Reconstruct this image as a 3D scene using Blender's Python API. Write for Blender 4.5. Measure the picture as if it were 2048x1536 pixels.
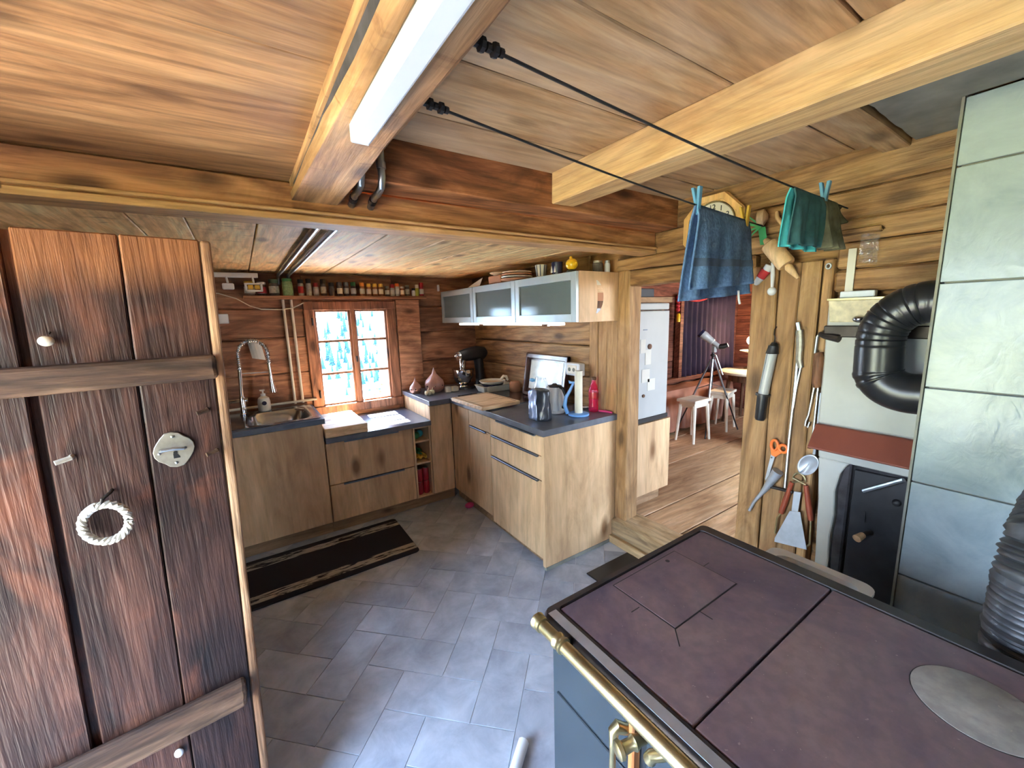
import bpy, bmesh, math, random
from math import sin, cos, pi, radians, sqrt
from mathutils import Vector, Matrix, noise
random.seed(7)
scene = bpy.context.scene
for o in list(bpy.data.objects):
    bpy.data.objects.remove(o)

# ------------------------------------------------------------------ camera, sky, daylight, exposure
def make_camera():
    yaw, pitch, roll, fpx = radians(33.528), radians(-9.613), radians(-1.7067), 805.12
    fwd = Vector((sin(yaw)*cos(pitch), cos(yaw)*cos(pitch), sin(pitch)))
    right = Vector((cos(yaw), -sin(yaw), 0)); up = right.cross(fwd)
    r2 = right*cos(roll) + up*sin(roll); u2 = -right*sin(roll) + up*cos(roll)
    cam = bpy.data.cameras.new('camera'); cam.sensor_width = 36.0; cam.sensor_fit = 'HORIZONTAL'
    cam.lens = 36.0*fpx/2048.0; cam.clip_start = 0.02; cam.clip_end = 500
    ob = bpy.data.objects.new('camera', cam); scene.collection.objects.link(ob)
    m = Matrix.Identity(4)
    for i in range(3):
        m[i][0] = r2[i]; m[i][1] = u2[i]; m[i][2] = -fwd[i]
    m[0][3], m[1][3], m[2][3] = 0.0, 0.0, 1.55
    ob.matrix_world = m
    scene.camera = ob
make_camera()

SKY = 14.0
world = bpy.data.worlds.new('sky'); scene.world = world; world.use_nodes = True
wn = world.node_tree.nodes; wl = world.node_tree.links
wbg = wn['Background']; wbg.inputs[1].default_value = SKY
wtc = wn.new('ShaderNodeTexCoord'); wsep = wn.new('ShaderNodeSeparateXYZ'); wrm = wn.new('ShaderNodeValToRGB')
wl.new(wtc.outputs['Generated'], wsep.inputs[0]); wl.new(wsep.outputs[2], wrm.inputs[0]); wl.new(wrm.outputs[0], wbg.inputs[0])
wrm.color_ramp.elements[0].position = 0.0; wrm.color_ramp.elements[0].color = (0.74, 0.87, 1.0, 1)
wrm.color_ramp.elements[1].position = 0.8; wrm.color_ramp.elements[1].color = (0.32, 0.57, 1.0, 1)

def sun(name, strength, direction, color, angle):
    l = bpy.data.lights.new(name, 'SUN'); l.energy = strength; l.color = color; l.angle = radians(angle)
    o = bpy.data.objects.new(name, l); scene.collection.objects.link(o)
    o.rotation_euler = Vector(direction).to_track_quat('-Z', 'Y').to_euler(); o.location = (-4, -4, 8)
sun('sun', 150.0, (-0.03, -0.585, -0.81), (1.0, 0.95, 0.87), 1.5)

def portal(name, loc, sx, sy, direction):
    l = bpy.data.lights.new(name, 'AREA'); l.shape = 'RECTANGLE'; l.size = sx; l.size_y = sy
    l.cycles.is_portal = True
    o = bpy.data.objects.new(name, l); scene.collection.objects.link(o)
    o.location = loc; o.rotation_euler = Vector(direction).to_track_quat('-Z', 'Z').to_euler()

vs = scene.view_settings
vs.view_transform = 'Standard'; vs.look = 'None'; vs.exposure = 1.25; vs.gamma = 1.0; vs.use_curve_mapping = False
scene.cycles.max_bounces = 8; scene.cycles.diffuse_bounces = 6; scene.cycles.glossy_bounces = 3
scene.cycles.transmission_bounces = 8; scene.cycles.transparent_max_bounces = 8
scene.cycles.caustics_reflective = False; scene.cycles.caustics_refractive = False
scene.cycles.sample_clamp_indirect = 6.0; scene.cycles.use_denoising = True
scene.cycles.use_adaptive_sampling = True; scene.cycles.adaptive_threshold = 0.1; scene.cycles.adaptive_min_samples = 20

# ------------------------------------------------------------------ materials
def S(h, k=1.0):
    h = h.lstrip('#'); o = []
    for i in (0, 2, 4):
        c = int(h[i:i+2], 16)/255.0
        o.append(min(1.0, k*(c/12.92 if c <= 0.04045 else ((c+0.055)/1.055)**2.4)))
    return (*o, 1.0)

def grey(c, k, g=1.0):
    l = 0.2126*c[0]+0.7152*c[1]+0.0722*c[2]
    return tuple(min(1.0, g*(x+(l-x)*k)) for x in c[:3])+(1.0,)

class NT:
    def __init__(s, name):
        s.mat = bpy.data.materials.new(name); s.mat.use_nodes = True
        s.n = s.mat.node_tree.nodes; s.l = s.mat.node_tree.links
        s.bsdf = s.n['Principled BSDF']
    def node(s, typ, ins=None, **kw):
        nd = s.n.new(typ)
        for k, v in kw.items(): setattr(nd, k, v)
        for k, v in (ins or {}).items():
            if isinstance(v, bpy.types.NodeSocket): s.l.new(v, nd.inputs[k])
            else: nd.inputs[k].default_value = v
        return nd
    def math(s, op, a, b=0.0, clamp=False):
        return s.node('ShaderNodeMath', {0: a, 1: b}, operation=op, use_clamp=clamp).outputs[0]
    def mix(s, fac, a, b, blend='MIX'):
        nd = s.node('ShaderNodeMix', data_type='RGBA', blend_type=blend)
        for k, v in ((0, fac), (6, a), (7, b)):
            if isinstance(v, bpy.types.NodeSocket): s.l.new(v, nd.inputs[k])
            else: nd.inputs[k].default_value = v
        return nd.outputs[2]
    def ramp(s, fac, stops):
        nd = s.node('ShaderNodeValToRGB', {0: fac}); cr = nd.color_ramp
        while len(cr.elements) < len(stops): cr.elements.new(0.5)
        for e, (p, c) in zip(cr.elements, stops):
            e.position = p; e.color = c if len(c) == 4 else (*c, 1)
        return nd.outputs[0]
    def remap(s, v, a, b, c=0.0, d=1.0):
        return s.node('ShaderNodeMapRange', {0: v, 1: a, 2: b, 3: c, 4: d}).outputs[0]
    def coords(s):
        tc = s.node('ShaderNodeTexCoord'); oi = s.node('ShaderNodeObjectInfo')
        sh = s.node('ShaderNodeVectorMath', {0: oi.outputs['Random'], 1: (17.0, 31.0, 23.0)}, operation='MULTIPLY')
        ad = s.node('ShaderNodeVectorMath', {0: tc.outputs['Object'], 1: sh.outputs[0]}, operation='ADD')
        s.rand = oi.outputs['Random']
        return ad.outputs[0]
    def sv(s, vec, sc):
        return s.node('ShaderNodeVectorMath', {0: vec, 1: sc}, operation='MULTIPLY').outputs[0]
    def noise(s, vec, scale=5, detail=4, rough=0.55, dist=0.0):
        return s.node('ShaderNodeTexNoise', {'Vector': vec, 'Scale': scale, 'Detail': detail, 'Roughness': rough, 'Distortion': dist}).outputs[0]
    def bump(s, h, strength=0.3, dist=0.01):
        b = s.node('ShaderNodeBump', {'Strength': strength, 'Distance': dist, 'Height': h})
        s.l.new(b.outputs[0], s.bsdf.inputs['Normal'])
    def out(s, color=None, rough=None, metal=0.0, spec=0.5, **kw):
        for k, v in (('Base Color', color), ('Roughness', rough), ('Metallic', metal), ('Specular IOR Level', spec)):
            if v is None: continue
            if isinstance(v, bpy.types.NodeSocket): s.l.new(v, s.bsdf.inputs[k])
            else: s.bsdf.inputs[k].default_value = v
        for k, v in kw.items(): s.bsdf.inputs[k].default_value = v
        return s.mat

def wood(name, light, mid, dark, axis='x', knot=None, kdens=0.6, streak=0.35, rough=0.62, bump=0.3, stain=None, stain_amt=0.0, sc=1.0, vary=0.18, fleck=0.0, gain=1.0, patch=None, topz=None):
    t = NT(name); c = t.coords(); ai = 'xyz'.index(axis)
    light, mid, dark = (grey(q_, 0.2, 1.12*gain) for q_ in (light, mid, dark)); stain = grey(stain, 0.2) if stain else None
    def st(a, b):
        v = [b*sc]*3; v[ai] = a*sc; return tuple(v)
    n1 = t.noise(t.sv(c, st(1.9, 8.5)), 1.0, 5, 0.68, 1.1)
    col = t.ramp(n1, [(0.28, dark), (0.48, mid), (0.72, light)])
    n2 = t.noise(t.sv(c, st(5.0, 95.0)), 1.0, 3, 0.6, 0.3)
    g = t.remap(n2, 0.38, 0.60, 1.0 - 0.8*streak, 1.06)
    col = t.mix(1.0, col, t.node('ShaderNodeCombineColor', {0: g, 1: g, 2: g}).outputs[0], 'MULTIPLY')
    wv = t.node('ShaderNodeTexWave', {'Vector': t.sv(c, st(0.5, 4.6)), 'Scale': 2.6, 'Distortion': 7.0, 'Detail': 1.0, 'Detail Scale': 1.1, 'Detail Roughness': 0.6}, wave_type='BANDS', bands_direction='DIAGONAL')
    g4 = t.remap(wv.outputs[0], 0.0, 0.55, 1.0-0.9*streak, 1.04)
    col = t.mix(1.0, col, t.node('ShaderNodeCombineColor', {0: g4, 1: g4, 2: g4}).outputs[0], 'MULTIPLY')
    vo = t.node('ShaderNodeTexVoronoi', {'Vector': t.sv(c, st(3.3, 7.5)), 'Scale': 1.0, 'Randomness': 1.0})
    kd = t.math('MULTIPLY', t.remap(vo.outputs['Distance'], 0.27, 0.10, 0.0, 0.85),
                t.math('GREATER_THAN', t.node('ShaderNodeSeparateColor', {0: vo.outputs['Color']}).outputs[0], kdens))
    col = t.mix(kd, col, knot or tuple(x*0.35 for x in dark[:3]) + (1,))
    if stain:
        ns = t.noise(t.sv(c, st(1.2, 2.8)), 1.0, 3, 0.6, 0.5)
        col = t.mix(t.remap(ns, 0.46, 0.66, 0.0, stain_amt), col, stain)
    if patch:
        np_ = t.noise(t.sv(c, st(2.6, 4.0)), 1.0, 4, 0.65, 0.9)
        col = t.mix(t.remap(np_, 0.54, 0.72, 0.0, 0.5), col, patch)
    if topz:                                     # smoke never reached the upper rim of the door
        tco = t.node('ShaderNodeTexCoord').outputs['Object']; zz = t.node('ShaderNodeSeparateXYZ', {0: tco}).outputs[2]
        nz = t.noise(t.sv(tco, (6, 6, 2)), 1.0, 5, 0.6)
        col = t.mix(t.remap(t.math('ADD', zz, t.math('MULTIPLY', nz, 0.10)), topz, topz+0.075, 0.0, 0.85), col, t.ramp(n1, [(0.3, S('#6b4028')), (0.7, S('#9a6440'))]))
    if fleck:
        fv = [26.0*sc]*3; fv['xyz'.index('y' if axis == 'x' else 'x')] = 6.0*sc
        nf = t.noise(t.sv(c, tuple(fv)), 1.0, 3, 0.6, 0.8); nb = t.noise(t.sv(c, (2.3, 2.3, 2.3)), 1.0, 2)
        col = t.mix(t.math('MULTIPLY', t.remap(nf, 0.60, 0.70, 0.0, fleck), t.remap(nb, 0.42, 0.58)), col, S('#5a3820'))
    v = t.remap(t.rand, 0.0, 1.0, 1.0 - vary, 1.0 + vary*0.6)
    col = t.mix(1.0, col, t.node('ShaderNodeCombineColor', {0: v, 1: v, 2: v}).outputs[0], 'MULTIPLY')
    t.bump(t.math('ADD', n2, t.math('MULTIPLY', n1, 0.6)), bump, 0.006)
    return t.out(col, rough, spec=0.3)

def plain(name, color, rough=0.5, metal=0.0, vary=0.12, scale=8.0, bump=0.0, spec=0.5, detail=4, **kw):
    t = NT(name); c = t.coords(); n = t.noise(c, scale, detail)
    a = tuple(min(1, x*(1+vary)) for x in color[:3]) + (1,); b = tuple(x*(1-vary) for x in color[:3]) + (1,)
    col = t.ramp(n, [(0.3, b), (0.7, a)])
    if bump: t.bump(n, bump, 0.004)
    return t.out(col, rough, metal, spec, **kw)

M = {}
M['ceil_left'] = wood('ceiling_board_orange', S('#e0a862'), S('#c68a48'), S('#8f5b2a'), 'x', streak=0.3, stain=S('#7a4a28'), stain_amt=0.45, kdens=0.3, gain=0.64)
M['ceil_right'] = wood('ceiling_board_pale', S('#dfba82'), S('#cc9d60'), S('#ac7c48'), 'x', streak=0.16, kdens=0.45, stain=S('#d8c0a0'), stain_amt=0.4, gain=0.6)
M['ceil_niche'] = wood('ceiling_board_yellow', S('#f2d088'), S('#e0b264'), S('#b58244'), 'y', streak=0.18, kdens=0.4, fleck=0.7, gain=1.2)
M['beam_lamp'] = wood('old_beam_wood', S('#dba86a'), S('#be8749'), S('#8a5a2f'), 'y', streak=0.3, kdens=0.3, fleck=0.5, gain=0.76)
M['beam_new'] = wood('new_beam_wood', S('#f0c884'), S('#e4b46c'), S('#cc954f'), 'y', streak=0.15, kdens=0.85, vary=0.02, gain=0.68)
M['lintel'] = wood('lintel_wood', S('#b5763f'), S('#935726'), S('#5d3313'), 'x', streak=0.32, kdens=0.3, vary=0.05, gain=1.05)
M['lintel_lo'] = wood('lintel_moulded_wood', S('#c58a4d'), S('#a86a33'), S('#7a4820'), 'x', streak=0.3, kdens=0.4, vary=0.05, gain=1.0)
M['mould'] = wood('pale_moulding_wood', S('#d6a468'), S('#c08c50'), S('#9a6a38'), 'x', streak=0.2, kdens=0.9, vary=0.0)
M['back'] = wood('smoked_log_wood', S('#9e6e48'), S('#7c4f30'), S('#4e2d1a'), 'x', streak=0.24, kdens=0.4, stain=S('#3c1f12'), stain_amt=0.6, gain=1.7)
M['right'] = wood('log_wood_along_y', S('#d9a765'), S('#bd8646'), S('#83552a'), 'y', streak=0.32, kdens=0.35, stain=S('#7b4f28'), stain_amt=0.5, bump=0.6, gain=0.6)
M['rightx'] = wood('sill_log_wood', S('#e0bd8a'), S('#c9a064'), S('#8f6a3d'), 'y', streak=0.22, kdens=0.6, stain=S('#6a5a48'), stain_amt=0.5, gain=0.75)
M['post'] = wood('post_plank_wood', S('#dcab68'), S('#c08b4a'), S('#8f6230'), 'z', streak=0.22, kdens=0.4, stain=S('#8a5f34'), stain_amt=0.5, gain=0.64)
M['window_wood'] = wood('window_frame_wood', S('#94613f'), S('#764a2e'), S('#482a1a'), 'z', streak=0.3, kdens=0.75, gain=1.3)
M['door_dark'] = wood('smoked_door_plank', S('#7a4a38'), S('#4a2a22'), S('#231413'), 'z', streak=0.16, kdens=0.85, stain=S('#191014'), stain_amt=0.9, patch=S('#8a5038'), topz=1.655, bump=0.5, vary=0.1, rough=0.5, gain=0.55)
M['door_edge'] = wood('worn_door_edge', S('#d6a878'), S('#b17d50'), S('#7b4f31'), 'z', streak=0.4, kdens=0.95, vary=0.05, gain=0.8)
M['door_top'] = wood('unsmoked_door_wood', S('#96603e'), S('#78462a'), S('#532e1c'), 'z', streak=0.4, kdens=0.95, vary=0.05)
M['door_batten'] = wood('door_batten_wood', S('#9a7656'), S('#6e4c36'), S('#3b2520'), 'x', streak=0.45, kdens=0.8, vary=0.1, gain=0.65)
M['cab'] = wood('oak_laminate', S('#cfa878'), S('#bf9868'), S('#a67f54'), 'z', streak=0.05, kdens=0.5, knot=S('#6b4424'), rough=0.45, bump=0.05, stain=S('#94683c'), stain_amt=0.35, sc=0.8, vary=0.04, gain=1.2)
M['plinth'] = wood('oak_plinth', S('#a9835a'), S('#8f6b43'), S('#6f4f2f'), 'x', streak=0.15, kdens=0.8, vary=0.03, gain=1.1)
M['block'] = wood('cutting_board_wood', S('#e3c295'), S('#cfa877'), S('#a97c4c'), 'x', streak=0.15, kdens=0.8, knot=S('#8a5a30'), vary=0.05)
M['stube_floor'] = wood('stube_floor_plank', S('#d9b183'), S('#c0935f'), S('#946438'), 'x', streak=0.14, kdens=0.8, rough=0.4, stain=S('#8a5227'), stain_amt=0.35, gain=1.1)
M['red_wood'] = wood('reddish_wall_wood', S('#9c5a3a'), S('#7d4028'), S('#4b2114'), 'x', streak=0.3, kdens=0.8)
M['red_wood_y'] = wood('reddish_wall_wood_along_y', S('#a35a38'), S('#853f26'), S('#4f2012'), 'y', streak=0.3, kdens=0.8)
M['brown_wood'] = wood('brown_joinery_wood', S('#8a5a34'), S('#6a4022'), S('#3d2212'), 'z', streak=0.3, kdens=0.9)
M['pale_wood'] = wood('pale_turned_wood', S('#e2bf8c'), S('#cda26a'), S('#b08250'), 'z', streak=0.12, kdens=0.97, vary=0.04)
M['stool'] = plain('cream_painted_wood', S('#efe4cf'), 0.5, vary=0.1)
M['clock'] = wood('clock_case_wood', S('#ecc070'), S('#dca64e'), S('#bd8738'), 'z', streak=0.12, kdens=0.97, vary=0.0, rough=0.35)
M['counter'] = plain('slate_laminate', S('#5b5f69'), 0.28, vary=0.2, scale=14, bump=0.03)
M['counter_edge'] = plain('slate_laminate_edge', S('#4c4e58'), 0.4, vary=0.12, scale=20)
M['handle'] = plain('brushed_dark_steel', S('#6d7480'), 0.35, 0.85, vary=0.05)
M['steel'] = plain('stainless_steel', S('#b9bcc0'), 0.22, 1.0, vary=0.06, scale=30)
M['chrome'] = plain('chrome', S('#e2e4e6'), 0.07, 1.0, vary=0.02)
M['softsteel'] = plain('dull_hanging_steel', S('#b4bac2'), 0.38, 0.55, vary=0.12, scale=20)
M['zinc'] = plain('galvanised_steel', S('#aeb4b8'), 0.35, 1.0, vary=0.15, scale=25)
M['brass'] = plain('brass', S('#a89c78'), 0.38, 1.0, vary=0.15, scale=25)
M['iron'] = plain('wrought_iron', S('#3a3431'), 0.5, 0.6, vary=0.3, scale=30, bump=0.2)
M['enamel'] = plain('black_enamel', S('#2c343c'), 0.16, vary=0.08, spec=0.7)
M['cast'] = plain('blackened_cast_iron', S('#2b2a2d'), 0.5, 0.2, vary=0.35, scale=14, bump=0.25)
M['frame_iron'] = plain('stove_top_frame', S('#3a3637'), 0.38, 0.35, vary=0.25, scale=14, bump=0.1)
M['black_metal'] = plain('black_stove_pipe', S('#26272b'), 0.32, 0.3, vary=0.25, scale=9)
M['black'] = plain('black_plastic', S('#1c1c1f'), 0.4, vary=0.1)
M['grey_flex'] = plain('grey_flexible_duct', S('#45474c'), 0.45, 0.5, vary=0.4, scale=9, bump=0.2)
M['white'] = plain('white_plastic', S('#e6e8e8'), 0.4, vary=0.03)
M['lamp_white'] = plain('opal_lamp_cover', S('#eef4f8'), 0.35, vary=0.02)
M['cream'] = plain('cream_plastic', S('#e6dcc6'), 0.45, vary=0.05)
M['ivory'] = plain('ivory_ceramic', S('#d9d3c0'), 0.3, vary=0.06)
M['plaster'] = plain('white_plaster', S('#b4b5ae'), 0.85, vary=0.1, scale=5, bump=0.25)
M['cement'] = plain('grey_cement', S('#7d7d74'), 0.9, vary=0.3, scale=7, bump=0.5, detail=7)
M['hood'] = plain('oxide_red_paint', S('#7a3f30'), 0.5, vary=0.12, scale=5)
M['soot_and_shade'] = plain('sooty_stone_and_shade', S('#39363a'), 0.8, vary=0.6, scale=20, bump=0.6)
M['rope'] = plain('white_rope', S('#b4aea2'), 0.8, vary=0.1, scale=60)
M['pewter'] = plain('worn_pewter', S('#9a958a'), 0.4, 0.6, vary=0.2, scale=50, bump=0.1)
M['paper'] = plain('paper', S('#c9c6bd'), 0.8, vary=0.04)
M['purple'] = plain('purple_curtain', S('#2a182c'), 0.85, vary=0.35, scale=6)
M['drape'] = plain('copper_satin', S('#a5705a'), 0.3, vary=0.2, scale=5, spec=0.6)
M['towel'] = plain('blue_terry', S('#5878a8'), 0.95, vary=0.25, scale=90, bump=0.6)
M['teal_dark'] = plain('dark_teal_cloth', S('#34606a'), 0.9, vary=0.2, scale=40, bump=0.3)
M['teal'] = plain('turquoise_cloth', S('#43a9b9'), 0.9, vary=0.12, scale=40, bump=0.3)
M['olive'] = plain('grey_green_cloth', S('#5b5a4a'), 0.9, vary=0.35, scale=30, bump=0.3)
M['peg_blue'] = plain('blue_peg_plastic', S('#5f9ac4'), 0.4, vary=0.05)
M['peg_yellow'] = plain('yellow_peg_plastic', S('#e0b84a'), 0.4, vary=0.05)
M['green'] = plain('green_ribbon', S('#3fa46a'), 0.6, vary=0.15)
M['orange'] = plain('orange_plastic', S('#e8722c'), 0.4, vary=0.05)
M['red'] = plain('red_wool', S('#b3262c'), 0.7, vary=0.15)
M['redcan'] = plain('red_label', S('#a01f28'), 0.35, vary=0.15)
M['wood_red'] = plain('red_lacquered_handle', S('#94452f'), 0.35, vary=0.15, scale=15)
M['pink'] = plain('pink_plastic', S('#d8447c'), 0.5, vary=0.1)
M['blue'] = plain('blue_plastic', S('#6f9fd8'), 0.35, vary=0.05)
M['shell'] = plain('pink_glazed_ceramic', S('#a67a6c'), 0.3, vary=0.18, scale=9)
M['garlic'] = plain('garlic_skin', S('#cbbf9d'), 0.6, vary=0.3, scale=30)
M['terracotta'] = plain('terracotta', S('#b07a58'), 0.7, vary=0.15)
M['darkblue'] = plain('dark_blue_enamel', S('#23233f'), 0.25, vary=0.1)
M['lemon'] = plain('yellow_glaze', S('#f0c020'), 0.3, vary=0.08, scale=40, bump=0.4)
M['silverlid'] = plain('aluminium_cabinet_frame', S('#aab3b3'), 0.38, 0.4, vary=0.04)
M['fridge'] = plain('fridge_white', S('#a9abab'), 0.35, vary=0.03)
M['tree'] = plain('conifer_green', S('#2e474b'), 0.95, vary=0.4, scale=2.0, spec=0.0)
M['shutter'] = wood('red_shutter_wood', S('#7d2c18'), S('#5e1e10'), S('#3a120a'), 'z', streak=0.3, kdens=0.95)

def glass(name, color, rough=0.0, alpha=None, ior=1.45):
    t = NT(name); t.out((*color, 1), rough); t.bsdf.inputs['Transmission Weight'].default_value = 1.0
    t.bsdf.inputs['IOR'].default_value = ior
    return t.mat
def thin_glass(name, tint, refl=0.08, rough=0.0, op=0.0, opcol=(0.8, 0.8, 0.8, 1)):
    t = NT(name); t.n.remove(t.bsdf); o = t.n['Material Output']
    tr = t.node('ShaderNodeBsdfTransparent', {0: (*tint, 1)}); gl = t.node('ShaderNodeBsdfGlossy', {'Roughness': rough})
    fr = t.node('ShaderNodeLayerWeight', {0: 0.5}); fc = t.math('MULTIPLY', t.math('POWER', fr.outputs['Facing'], 5.0), 0.8)
    mx = t.node('ShaderNodeMixShader', {0: t.math('ADD', fc, refl+0.03, True), 1: tr.outputs[0], 2: gl.outputs[0]})
    res = mx.outputs[0]
    if op:
        df = t.node('ShaderNodeBsdfDiffuse', {0: opcol})
        m2 = t.node('ShaderNodeMixShader', {0: op, 1: res, 2: df.outputs[0]}); res = m2.outputs[0]
    t.l.new(res, o.inputs[0]); return t.mat
M['pane'] = thin_glass('window_glass', (0.97, 0.98, 1.0), 0.0)
M['frost'] = thin_glass('frosted_cabinet_glass', (0.55, 0.62, 0.62), 0.06, 0.12, 0.45, S('#8d9a98'))
M['clear'] = thin_glass('clear_plastic_film', (0.93, 0.93, 0.93), 0.10, 0.1, 0.12)
M['jarglass'] = thin_glass('jar_glass', (0.9, 0.9, 0.88), 0.05, 0.05, 0.15)
M['redliq'] = thin_glass('pink_syrup', (1.0, 0.22, 0.42), 0.04, 0.02, 0.22, S('#ff3a74'))

def emit(name, color, strength):
    t = NT(name); t.out((0.8, 0.8, 0.8, 1), 0.5)
    t.bsdf.inputs['Emission Color'].default_value = (*color, 1); t.bsdf.inputs['Emission Strength'].default_value = strength
    return t.mat
M['under_white'] = emit('lamp_strip_added_glow', (1.0, 0.96, 0.9), 1.2)  # the strip lamp is off; this glow is added to brighten the corner
M['bulb'] = emit('lit_bulb', (1.0, 0.78, 0.48), 30.0)

def mat_floor():
    t = NT('grey_stone_vinyl'); c = t.coords()
    n = t.noise(c, 7, 8, 0.65, 0.4); n2 = t.noise(c, 2.2, 3)
    col = t.ramp(n, [(0.25, S('#8a909c')), (0.5, S('#a8afba')), (0.75, S('#c2c9d2'))])
    v = t.remap(t.math('ADD', t.math('MULTIPLY', t.rand, 0.5), t.math('MULTIPLY', n2, 0.5)), 0.1, 0.9, 0.78, 1.12)
    col = t.mix(1.0, col, t.node('ShaderNodeCombineColor', {0: v, 1: v, 2: v}).outputs[0], 'MULTIPLY')
    t.bump(n, 0.08, 0.003); return t.out(col, t.remap(n, 0.3, 0.7, 0.42, 0.3), spec=0.45)
M['floor'] = mat_floor()
M['grout'] = plain('pale_joint', S('#c4c8cc'), 0.7, vary=0.08)
def mat_hotplate(name, hexes, rough):
    t = NT(name); c = t.coords()
    n = t.noise(c, 3.5, 6, 0.62, 0.6); n2 = t.noise(c, 45, 4); n3 = t.noise(c, 120, 2)
    col = t.ramp(n, [(0.3, S(hexes[0])), (0.5, S(hexes[1])), (0.72, S(hexes[2]))])
    col = t.mix(t.remap(n2, 0.40, 0.62, 0.22, 0.0), col, S('#3c3644'))
    spots = t.math('GREATER_THAN', n3, 0.74)
    col = t.mix(t.math('MULTIPLY', spots, 0.35), col, S('#cbb9ae'))
    t.bump(t.math('ADD', n2, n), 0.22, 0.003)
    return t.out(col, t.remap(n2, 0.3, 0.7, rough, rough+0.18), 0.25, 0.5)
M['plate'] = mat_hotplate('seasoned_iron_plate', ('#5a5162', '#7d6a72', '#957f7e'), 0.40)
M['plate_ring'] = mat_hotplate('bare_iron_ring', ('#8b8885', '#a5a29f', '#b9b6b2'), 0.42)
def mat_tile():
    t = NT('glazed_white_tile'); c = t.coords()
    n = t.noise(c, 5, 7, 0.65, 0.6)
    col = t.ramp(n, [(0.3, S('#78868c')), (0.5, S('#8e9ba0')), (0.75, S('#a0acb0'))])
    w = t.noise(t.sv(c, (1, 26, 16)), 1.0, 3, 0.5, 1.2)
    t.bump(w, 0.22, 0.006); return t.out(col, 0.2, spec=0.2)
M['tile'] = mat_tile()
def mat_ground():
    t = NT('winter_meadow'); tc = t.node('ShaderNodeTexCoord'); c = tc.outputs['Object']
    n = t.noise(c, 0.6, 6, 0.6); n2 = t.noise(c, 3.0, 4)
    col = t.mix(t.remap(n2, 0.4, 0.7, 0, 0.6), S('#878b58'), S('#9c9f74'))
    sx = t.node('ShaderNodeSeparateXYZ', {0: c}); y = sx.outputs[1]
    col = t.mix(t.remap(t.math('ADD', sx.outputs[0], n), -17.5, -15.5), col, S('#77726c'))   # dark gravel tone added by the door to cut bounce, meadow farther off
            # unseen snow-white ground added behind the house bounces light indoors; grass beside it
    col = t.mix(t.remap(t.math('ADD', y, t.math('MULTIPLY', n, 3.0)), GY+4.0, GY+6.0), col, S('#e8ebee'))
    return t.out(col, 0.9)
GY = 37.2
M['ground'] = mat_ground()
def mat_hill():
    t = NT('hazy_snow_slope'); c = t.coords()
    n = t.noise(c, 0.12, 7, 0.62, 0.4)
    col = t.ramp(n, [(0.34, S('#8fb0b4')), (0.46, S('#c6d6d6')), (0.60, S('#eef2f2'))])  # pale blue-green haze mixed into the snow and forest colours
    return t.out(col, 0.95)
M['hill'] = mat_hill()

# ------------------------------------------------------------------ mesh helpers
COL = scene.collection
def frame_of(d):
    d = Vector(d).normalized(); a = Vector((0, 0, 1)) if abs(d.z) < 0.9 else Vector((1, 0, 0))
    u = d.cross(a).normalized(); return u, d.cross(u).normalized()

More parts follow.
